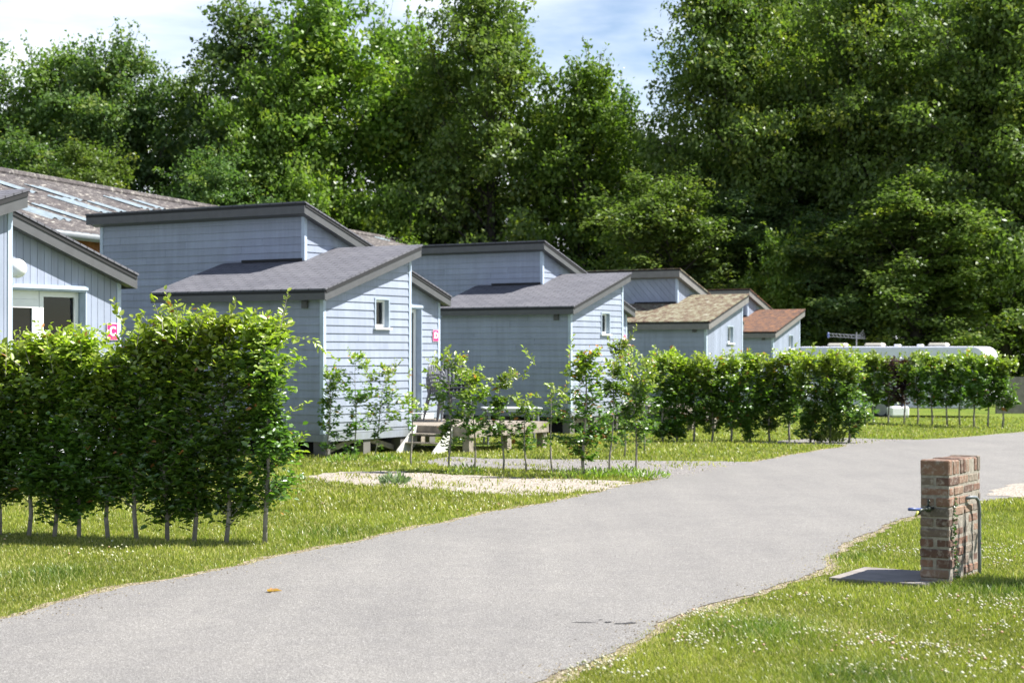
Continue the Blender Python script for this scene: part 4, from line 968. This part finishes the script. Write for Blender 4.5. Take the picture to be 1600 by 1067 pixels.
# ------------------------------------------------------------------ trees
def tree_proto(seed, H, Rw, nlimb, nleaf, leafsz, base=0.1, tint=((0.03,0.075,0.012),(0.085,0.16,0.02)), clump=0.9, airy=0.0, wind=0.25):
    rg = np.random.default_rng(seed); st = MB()
    P = [Vector((0,0,-0.3))]
    for i in range(1, 11):
        t = i/10; P.append(Vector((0.35*math.sin(t*3+seed), 0.35*math.cos(t*2.3+seed)-0.35, H*0.93*t)))
    r0 = H*0.018; st.tube(P, [r0*(1.25-1.2*i/10) for i in range(11)], 8)
    C = []; CR = []
    for k in range(nlimb):
        q = base + (0.97-base)*((k+0.5)/nlimb)**0.95; f = q*10*0.93/0.93; i = min(int(q*10), 9); b = P[i].lerp(P[i+1], q*10-i)
        env = (math.sqrt(max(0.02, 1-((q-0.38)/0.66)**2)) if q > 0.38 else 0.78+0.22*(q/0.38))
        th = k*2.39996 + rg.normal(0,.3); L = Rw*env*(0.68+0.5*rg.random()); el = R(18+50*q+rg.normal(0,9))
        dv = Vector((math.cos(th)*math.cos(el), math.sin(th)*math.cos(el), math.sin(el)))
        pts = [b + dv*L*t + Vector((wind*L*t*t*0.4,0,-0.10*L*t*t)) for t in (0,.25,.5,.75,1.0)]
        rr0 = r0*0.42*(1.15-q); st.tube(pts, [rr0, rr0*.75, rr0*.5, rr0*.3, rr0*.12], 5, False)
        ns = int(5+L*1.4)
        for s in range(ns):
            t = 0.22+0.78*(s+rg.random())/ns; j = min(int(t*4), 3); a = pts[j].lerp(pts[j+1], t*4-j)
            d2 = (dv*0.55 + Vector(rg.normal(0,.62,3))).normalized(); d2.z = d2.z*0.6+0.05; l2 = L*(0.15+0.24*rg.random())*(1.25-t*0.6)+0.3
            e = a + d2*l2; 
            if s % 2 == 0: st.tube([a, a.lerp(e,.5)+Vector((0,0,.05)), e], [rr0*.25, rr0*.15, rr0*.06], 4, False)
            for tt in (0.55, 1.05):
                if rg.random() < airy*0.45: continue
                C.append(a.lerp(e, tt)); CR.append(clump*(0.55+0.75*rg.random())*(0.8 if q > .8 else 1))
        if q > 0.35:
            for m_ in range(3):
                a = pts[-1].lerp(pts[-2], 0.3*m_); up = (dv*0.5 + Vector((wind*0.6, 0, 0.9)) + Vector(rg.normal(0,.3,3))).normalized(); ls = 0.7+1.1*rg.random()
                st.tube([a, a+up*ls], [0.02, 0.008], 3, False)
                for tt in (0.3, 0.6, 0.85, 1.05): C.append(a+up*ls*tt); CR.append(0.36-0.16*tt)
    for k in range(10):
        a = P[-1] + Vector(rg.normal(0,.5,3)); C.append(a+Vector((0,0,.4+.9*rg.random()))); CR.append(clump*.5)
    C = np.array([tuple(c) for c in C]); CR = np.array(CR); nc = len(C)
    pr = CR**2; idx = rg.choice(nc, nleaf, p=pr/pr.sum())
    tl = rg.normal(0,.35,(nc,2))
    dm = unit(rg.normal(0,1,(nleaf,3))); dm[:,2] = np.abs(dm[:,2])*np.where(rg.random(nleaf) < .8, 1, -.6); rr1 = (0.62+0.5*rg.random(nleaf))[:,None]
    off = dm*rr1*np.array([1.0,1.0,.48])*CR[idx][:,None]*0.86 + rg.normal(0,.07,(nleaf,3))
    off[:,2] += off[:,0]*tl[idx,0]*.8 + off[:,1]*tl[idx,1]*.8 - 0.10*(off[:,0]**2+off[:,1]**2)/CR[idx]
    pos = C[idx]+off
    cen = np.array([0,0,H*.45]); outw = unit(pos-cen)
    N_ = np.tile([0,0,0.5],(nleaf,1)) + rg.normal(0,.42,(nleaf,3)) + outw*0.3 + dm*np.array([.8,.8,1.0])
    D = outw*0.6 + rg.normal(0,.6,(nleaf,3)); D[:,2] -= .35
    u = (rg.random(nleaf)*0.6 + rg.random(nc)[idx]*0.4)[:,None]
    col = np.array(tint[0])*(1-u)+np.array(tint[1])*u
    ye = (rg.random(nc)[idx] < .12)[:,None]; col = np.where(ye, col*np.array([1.5,1.25,.9]), col)
    r = empty('tree', (0,0,0))
    st.build('trunk', M['bark_dark'], r, True)
    leaves('crown', pos, N_, D, leafsz*(0.65+0.7*rg.random(nleaf)), col, M['treeleaf'], r, 0.66, ovate=False)
    return r
DG = ((0.055,0.108,0.036),(0.130,0.195,0.060)); YG = ((0.082,0.155,0.028),(0.180,0.275,0.046)); MG = ((0.068,0.122,0.032),(0.165,0.230,0.048))
protos = {
 'dark': tree_proto(11, 19, 6.0, 58, 50000, 0.24, tint=DG),
 'dark2': tree_proto(12, 19, 5.2, 52, 42000, 0.24, tint=MG, wind=0.35, clump=0.95, airy=0.25),
 'yellow': tree_proto(13, 18, 5.6, 44, 36000, 0.26, tint=YG, clump=1.0, airy=0.35),
 'airy': tree_proto(14, 18, 4.6, 46, 28000, 0.23, tint=DG, clump=0.85, airy=0.5, wind=0.5),
 'big': tree_proto(15, 21, 7.2, 64, 80000, 0.25, tint=MG, clump=1.2),
 'low': tree_proto(16, 8, 3.6, 30, 26000, 0.21, base=0.08, tint=YG, clump=0.7),
}
used = set()
TR = [ # px, distance, top row, kind, width factor, label, category
 (-60,100,62,'dark',1.05,'dark green tree at the far left edge behind the barn roof'),
 (75,98,75,'dark2',1.0,'bushy tree above the barn roof, second from the left edge'),
 (190,97,62,'dark',1.0,'broad rounded dark tree left of the pale sky gap'),
 (285,101,120,'dark2',0.85,'lower tree under the pale sky gap above the barn'),
 (365,96,-5,'airy',1.15,'tall loose-crowned tree with sparse top right of the sky gap'),
 (430,90,95,'yellow',0.85,'mid-height yellow-green tree behind the large cabin roof'),
 (520,94,-15,'yellow',1.15,'tall yellow-green tree with bare forked limbs showing at its top'),
 (610,104,40,'yellow',0.9,'pale green domed tree farther back between two tall ones'),
 (690,93,70,'dark2',0.9,'dark tree with many sky holes left of the tallest middle tree'),
 (770,90,-25,'dark2',1.0,'tall dark green tree in the middle reaching the top of the photo'),
 (850,96,150,'airy',1.0,'thin tree filling the gap right of the tallest middle tree'),
 (905,88,95,'yellow',1.05,'pointed yellow-green tree left of the open sky gap'),
 (968,92,140,'airy',1.1,'windblown sparse tree just below the open sky gap'),
 (1040,96,215,'dark2',1.0,'dark tree filling the lower part of the sky gap above the second cabin'),
 (120,104,120,'dark2',1.2,'tree standing back between the first trees above the barn'),
 (700,103,150,'dark',1.2,'shaded tree standing back left of the tallest middle tree'),
 (440,104,150,'dark',1.2,'shaded tree standing back behind the barn end'),
 (1142,84,-60,'big',0.82,'huge dark tree directly right of the open sky gap'),
 (1275,92,-90,'big',0.9,'broad tall tree behind the mossy cabin roofs, top out of the photo'),
 (1385,82,-60,'big',0.85,'dense tall tree above the caravan'),
 (1480,88,-10,'big',0.8,'dense tree above the right end of the caravan'),
 (1560,76,-40,'big',0.95,'nearer dark tree at the right edge with its trunk showing'),
 (1660,80,-20,'dark',1.0,'tree cut by the right edge of the photo'),
 (480,86,262,'low',0.8,'low bright green tree just above the upper roof of the large cabin'),
 (590,86,290,'low',0.8,'low bright green tree between the roofs of the two nearest grey-roofed cabins'),
 (1060,78,275,'dark2',0.62,'leafy lower tree above the olive mossy roof'),
 (1225,76,362,'low',0.7,'low olive-yellow tree above the rust-coloured roof'),
 (1150,80,300,'dark',0.62,'low dark tree filling between the mossy roofs and the huge tree'),
 (1330,76,330,'dark',0.6,'low dark tree directly above the caravan aerial'),
 (1430,74,280,'dark2',0.7,'low dark tree above the right half of the caravan'),
 (1520,79,400,'dark',0.5,'darkest low tree behind the right end of the caravan'),
 (1610,78,370,'dark2',0.6,'low dark tree behind the concrete wall'),
 (160,90,230,'dark2',0.65,'low dark tree rising straight from behind the barn ridge'),
 (330,88,240,'dark',0.62,'low tree behind the right slope of the barn roof'),
 (30,92,210,'airy',0.8,'low leafy tree over the left part of the barn ridge'),
]
hts = {}
for kd in protos:
    me_ = [c for c in protos[kd].children if c.name.startswith('crown')][0].data
    co_ = np.zeros(len(me_.vertices)*3, np.float32); me_.vertices.foreach_get('co', co_); hts[kd] = float(np.percentile(co_[2::3], 99.7))
for i, (px, y, ty, kd, wf, lb) in enumerate(TR):
    o = protos[kd] if kd not in used else copy_tree(protos[kd]); used.add(kd)
    H = EYE + (HOR-ty)*y/FPX + 0.55; s = H/hts[kd]
    wf = wf*(0.92 if px < 330 else 0.88 if px < 1000 and kd != 'low' else 1.0)
    o.location = (at(px, y), y, g(y)); ws = s*wf if kd != 'low' else max(s, 1.0)*wf
    if ty > 200 and kd != 'low': ws = 0.95*wf*1.35
    o.scale = (ws, ws, s); o.rotation_euler = (0, 0, (i*1.9) % 6.28)
    tag(o, lb, 'tree', 'trees behind the cabins')

# ------------------------------------------------------------------ grass, clover and small things
from math import sin, cos
def pip(poly, x, y):
    P = np.array(poly); inside = np.zeros(len(x), bool); j = len(P)-1
    for i in range(len(P)):
        xi, yi = P[i]; xj, yj = P[j]
        c = ((yi > y) != (yj > y)) & (x < (xj-xi)*(y-yi)/(yj-yi+1e-12)+xi); inside ^= c; j = i
    return inside
gy = np.arange(2, 62, 0.05); LXA = np.array([Lx(v) for v in gy]); RXA = np.array([Rx(v) for v in gy])
def off_road(x, y, pad=0.0):
    return (x < np.interp(y, gy, LXA)-pad) | (x > np.interp(y, gy, RXA)+pad)
def gv(y): return np.where(y < 16, 0, np.where(y < 60, -0.0125*(y-16), -0.55))
def patch(x, y, s=1.0, o=0.0):
    return (np.sin(x*1.7*s+o)*np.cos(y*1.3*s+2*o) + 0.6*np.sin(x*3.9*s+y*2.7*s+o) + 0.4*np.sin(x*8.1*s-y*6.3*s+3*o))/2.0
def grass(name, label, y0, y1, count, h, w, seed, xr=None):
    rg = np.random.default_rng(seed)
    # even on screen: density falls with distance
    y = 1/(1/y0 + (1/y1-1/y0)*rg.random(count)); x = y*(rg.random(count)*2-1)*0.315
    if xr: x = xr[0]+(xr[1]-xr[0])*rg.random(count)
    ok = off_road(x, y, -0.03) & ~pip(SLAB, x, y)
    edge = np.minimum(np.abs(x-np.interp(y, gy, LXA)), np.abs(x-np.interp(y, gy, RXA)))
    ok &= rg.random(count) < np.clip(0.22+edge*4.5, 0, 1)
    for P_ in (PALE, GREY, GREY2, PALE2): ok &= ~(pip(P_, x, y) & (rg.random(count) > 0.05+0.75*np.clip(patch(x,y,1.6,1.)-.15,0,1)))
    for cb in (cD, cE):
        dx = x-cb.location.x; dy = y-cb.location.y; u = dx*cos(UA)+dy*sin(UA); v = -dx*sin(UA)+dy*cos(UA)
        ok &= ~((u > 0.05) & (u < 6) & (v > 0.05) & (v < 7))
    x, y, edge = x[ok], y[ok], edge[ok]; n = len(x)
    pt = patch(x, y); tuft_shade = np.zeros(n)
    for tx, ty_, tr_ in [(*G(1190,988), .42), (*G(1350,1062), .36), (*G(505,835), .45), (*G(1570,925), .5), (*G(80,900), .4), (*G(1320,872), .25), (*G(965,985), .2)]:  # darker, taller tufts; the one by the right edge also paints in shadow
        tuft_shade = np.maximum(tuft_shade, np.exp(-(((x-tx)/tr_)**2+((y-ty_)/(tr_*1.3))**2)))
    hh = h*(0.45+0.8*rg.random(n))*(1+0.35*pt)*(1+1.2*tuft_shade)*np.clip(0.5+edge*2,0.5,1)
    a = rg.random(n)*2*np.pi; ln = hh*(0.2+0.7*rg.random(n)); ww = w*(0.6+0.8*rg.random(n))*np.clip(y/12, .7, 3.5)
    b = rg.random(n)*2*np.pi; z = gv(y)
    sx, sy = np.cos(b)*ww*.5, np.sin(b)*ww*.5
    v0 = np.stack([x-sx, y-sy, z-0.004], 1); v1 = np.stack([x+sx, y+sy, z-0.004], 1)
    mx, my = x+np.cos(a)*ln*.3, y+np.sin(a)*ln*.3
    v2 = np.stack([mx+sx*.7, my+sy*.7, z+hh*.6], 1); v3 = np.stack([mx-sx*.7, my-sy*.7, z+hh*.6], 1)
    v4 = np.stack([x+np.cos(a)*ln, y+np.sin(a)*ln, z+hh], 1)
    V = np.stack([v0,v1,v2,v3,v4],1).reshape(-1,3); i = (np.arange(n)*5)[:,None]
    F = np.concatenate([i+np.array([[0,1,2,3]]), i+np.array([[3,2,4]])], 1).ravel(); C = np.tile([4,3], n)
    u = rg.random(n)[:,None]
    col = np.array([0.15,0.20,0.03])*(1-u)+np.array([0.345,0.375,0.085])*u
    col = col*np.array([0.95,0.88,0.88])*(1+0.28*np.clip(pt,-1,1))[:,None]
    col = col*(1-0.52*tuft_shade[:,None]*np.array([1,.62,.9]))
    dry = (rg.random(n) < 0.13+0.5*np.exp(-edge*7)+0.45*np.clip(patch(x,y,.9,2.)-.25,0,1))[:,None]
    col = np.where(dry, np.array([0.40,0.36,0.15])*(0.7+.5*u), col)
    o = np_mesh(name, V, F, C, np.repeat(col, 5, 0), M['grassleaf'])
    return tag(o, label, 'grass', kind='stuff')
grass('grass', 'short sunlit grass of the lawns on both sides of the road', 7.6, 17.5, 430000, 0.028, 0.0055, 1)
grass('grass', 'grass of the lawns in front of the cabins and beyond', 17.5, 56, 170000, 0.05, 0.008, 2)

# clover heads and daisies: too many to count
def flowers(name, label, spots, n, seed, rad=0.0085, lo=0.025, hi=0.05):
    rg = np.random.default_rng(seed); xs=[]; ys_=[]
    for (x0,x1,y0,y1,wt) in spots:
        m = int(n*wt); px = rg.uniform(x0,x1,m); py = rg.uniform(y0,y1,m)
        for a, b in zip(px, py):
            q = G(a, b); xs.append(q[0]); ys_.append(q[1])
    x = np.array(xs); y = np.array(ys_)
    ok = off_road(x, y, 0.06) & ~pip(SLAB, x, y) & (rg.random(len(x)) < np.clip(0.25+1.5*patch(x*1.6,y*1.6,1,5),0.03,1)); x=x[ok]; y=y[ok]; n=len(x)
    # octahedral-ish heads: ring of 6 plus top and bottom
    k = 6; r_ = rad*(0.6+0.8*rg.random(n)); z = gv(y)+rg.uniform(lo,hi,n); V = np.zeros((n,k+2,3)); 
    for j in range(k):
        th = 2*np.pi*j/k; jj = 0.8+0.4*rg.random(n); V[:,j] = np.stack([x+r_*jj*np.cos(th), y+r_*jj*np.sin(th), z+r_*0.2*rg.normal(0,1,n)],1)
    V[:,k] = np.stack([x,y,z+r_*.85],1); V[:,k+1] = np.stack([x,y,z-r_*.7],1)
    i = (np.arange(n)*(k+2))[:,None]; fs=[]
    for j in range(k): fs += [j,(j+1)%k,k, (j+1)%k,j,k+1]
    F = (i+np.array([fs])).ravel(); C = np.full(n*2*k,3)
    u = rg.random(n)[:,None]; col = np.array([0.50,0.47,0.34])*(1-u)+np.array([0.72,0.70,0.62])*u
    pk = rg.random(n)[:,None] < .1; col = np.where(pk, np.array([0.6,0.42,0.3]), col)
    o = np_mesh(name, V.reshape(-1,3), F, C, np.repeat(col,k+2,0), M['grassleaf']); return tag(o, label, 'flowers', kind='stuff')
flowers('clover_flowers', 'white clover heads scattered over the grass by the brick pillar', [(1050,1600,935,1020,.62),(880,1000,1035,1067,.07),(1000,1600,1000,1067,.2),(1310,1440,835,870,.09),(1530,1600,850,890,.06)], 2600, 3)
flowers('daisies', 'small white daisies in the lawn around the near hedge', [(0,60,840,856,.09),(100,220,850,875,.13),(60,120,905,930,.04),(630,780,785,805,.2),(500,620,715,735,.4),(450,800,760,800,.14)], 420, 4, 0.009)
# fallen leaf and dark asphalt scars on the road
x, y = G(418, 926)
rg = np.random.default_rng(9)
leaves('fallen_leaf', np.array([[0,0,0.0],[0.02,0.01,0.004],[0,0,0.002]]), np.array([[0,0,1.0],[.2,0,1],[0,.3,1]]), np.array([[1,.2,.12],[.2,1,.1],[.6,-.7,.2]]), np.array([.10,.07,.075]), np.tile([.45,.26,.09],(3,1)), M['leaf'], None, .5)
fl = bpy.data.objects['fallen_leaf']; fl.location = (x, y, 0.012); tag(fl, 'dry orange-brown fallen leaf lying on the asphalt', 'leaf')
# dark crack marks in the asphalt
x, y = G(945, 975)
ck = MB(); rr = random.Random(8)
for (ox, oy, ln, wd_) in ((-0.12,0.02,0.16,0.012),(0.02,0.03,0.05,0.02),(0.10,-0.03,0.10,0.016),(0.16,0.0,0.07,0.018),(-0.02,0.12,0.03,0.014)):
    pts = [(ox+ln*k/6-ln/2, oy+rr.uniform(-.008,.008)) for k in range(7)]
    vs = []; 
    for k, (a, b) in enumerate(pts):
        ww = wd_*(0.3+rr.random())*math.sin(math.pi*(k+0.5)/7); vs += [(a,b-ww,0),(a,b+ww,0)]
    ck.add(vs, [(2*k,2*k+2,2*k+3,2*k+1) for k in range(6)])
tag(ck.build('crack_marks', M['dark_edge'], None, loc=(x, y, 0.0125)), 'small dark crack marks in the asphalt near the right verge', 'crack')
def pebbles():
    rg = np.random.default_rng(21); n = 2600; y = 1/(1/8.0+(1/26.0-1/8.0)*rg.random(n)); side = rg.random(n) < .5
    lx = np.interp(y, gy, LXA); rx = np.interp(y, gy, RXA)
    x = np.where(side, lx+np.abs(rg.normal(0,.16,n))-.05, rx-np.abs(rg.normal(0,.14,n))+.05); ok = np.abs(x) < y*.32; x=x[ok]; y=y[ok]; n=len(x)
    r_ = 0.003+0.006*rg.random(n)**2; V = np.zeros((n,5,3))
    for j in range(4):
        th = j*np.pi/2+rg.random(n)*.8; V[:,j] = np.stack([x+r_*np.cos(th), y+r_*np.sin(th), gv(y)+.009],1)
    V[:,4] = np.stack([x,y,gv(y)+.009+r_*.9],1); i = (np.arange(n)*5)[:,None]
    F = (i+np.array([[0,1,4,1,2,4,2,3,4,3,0,4]])).ravel(); u = rg.random(n)[:,None]; col = np.array([.10,.085,.06])*(1-u)+np.array([.36,.32,.25])*u
    tag(np_mesh('pebbles', V.reshape(-1,3), F, np.full(n*4,3), np.repeat(col,5,0), M['grassleaf']), 'loose grit along the road edges', 'grit', kind='stuff')
pebbles()
print('done', sum(len(o.data.polygons) for o in bpy.data.objects if o.type == 'MESH'))
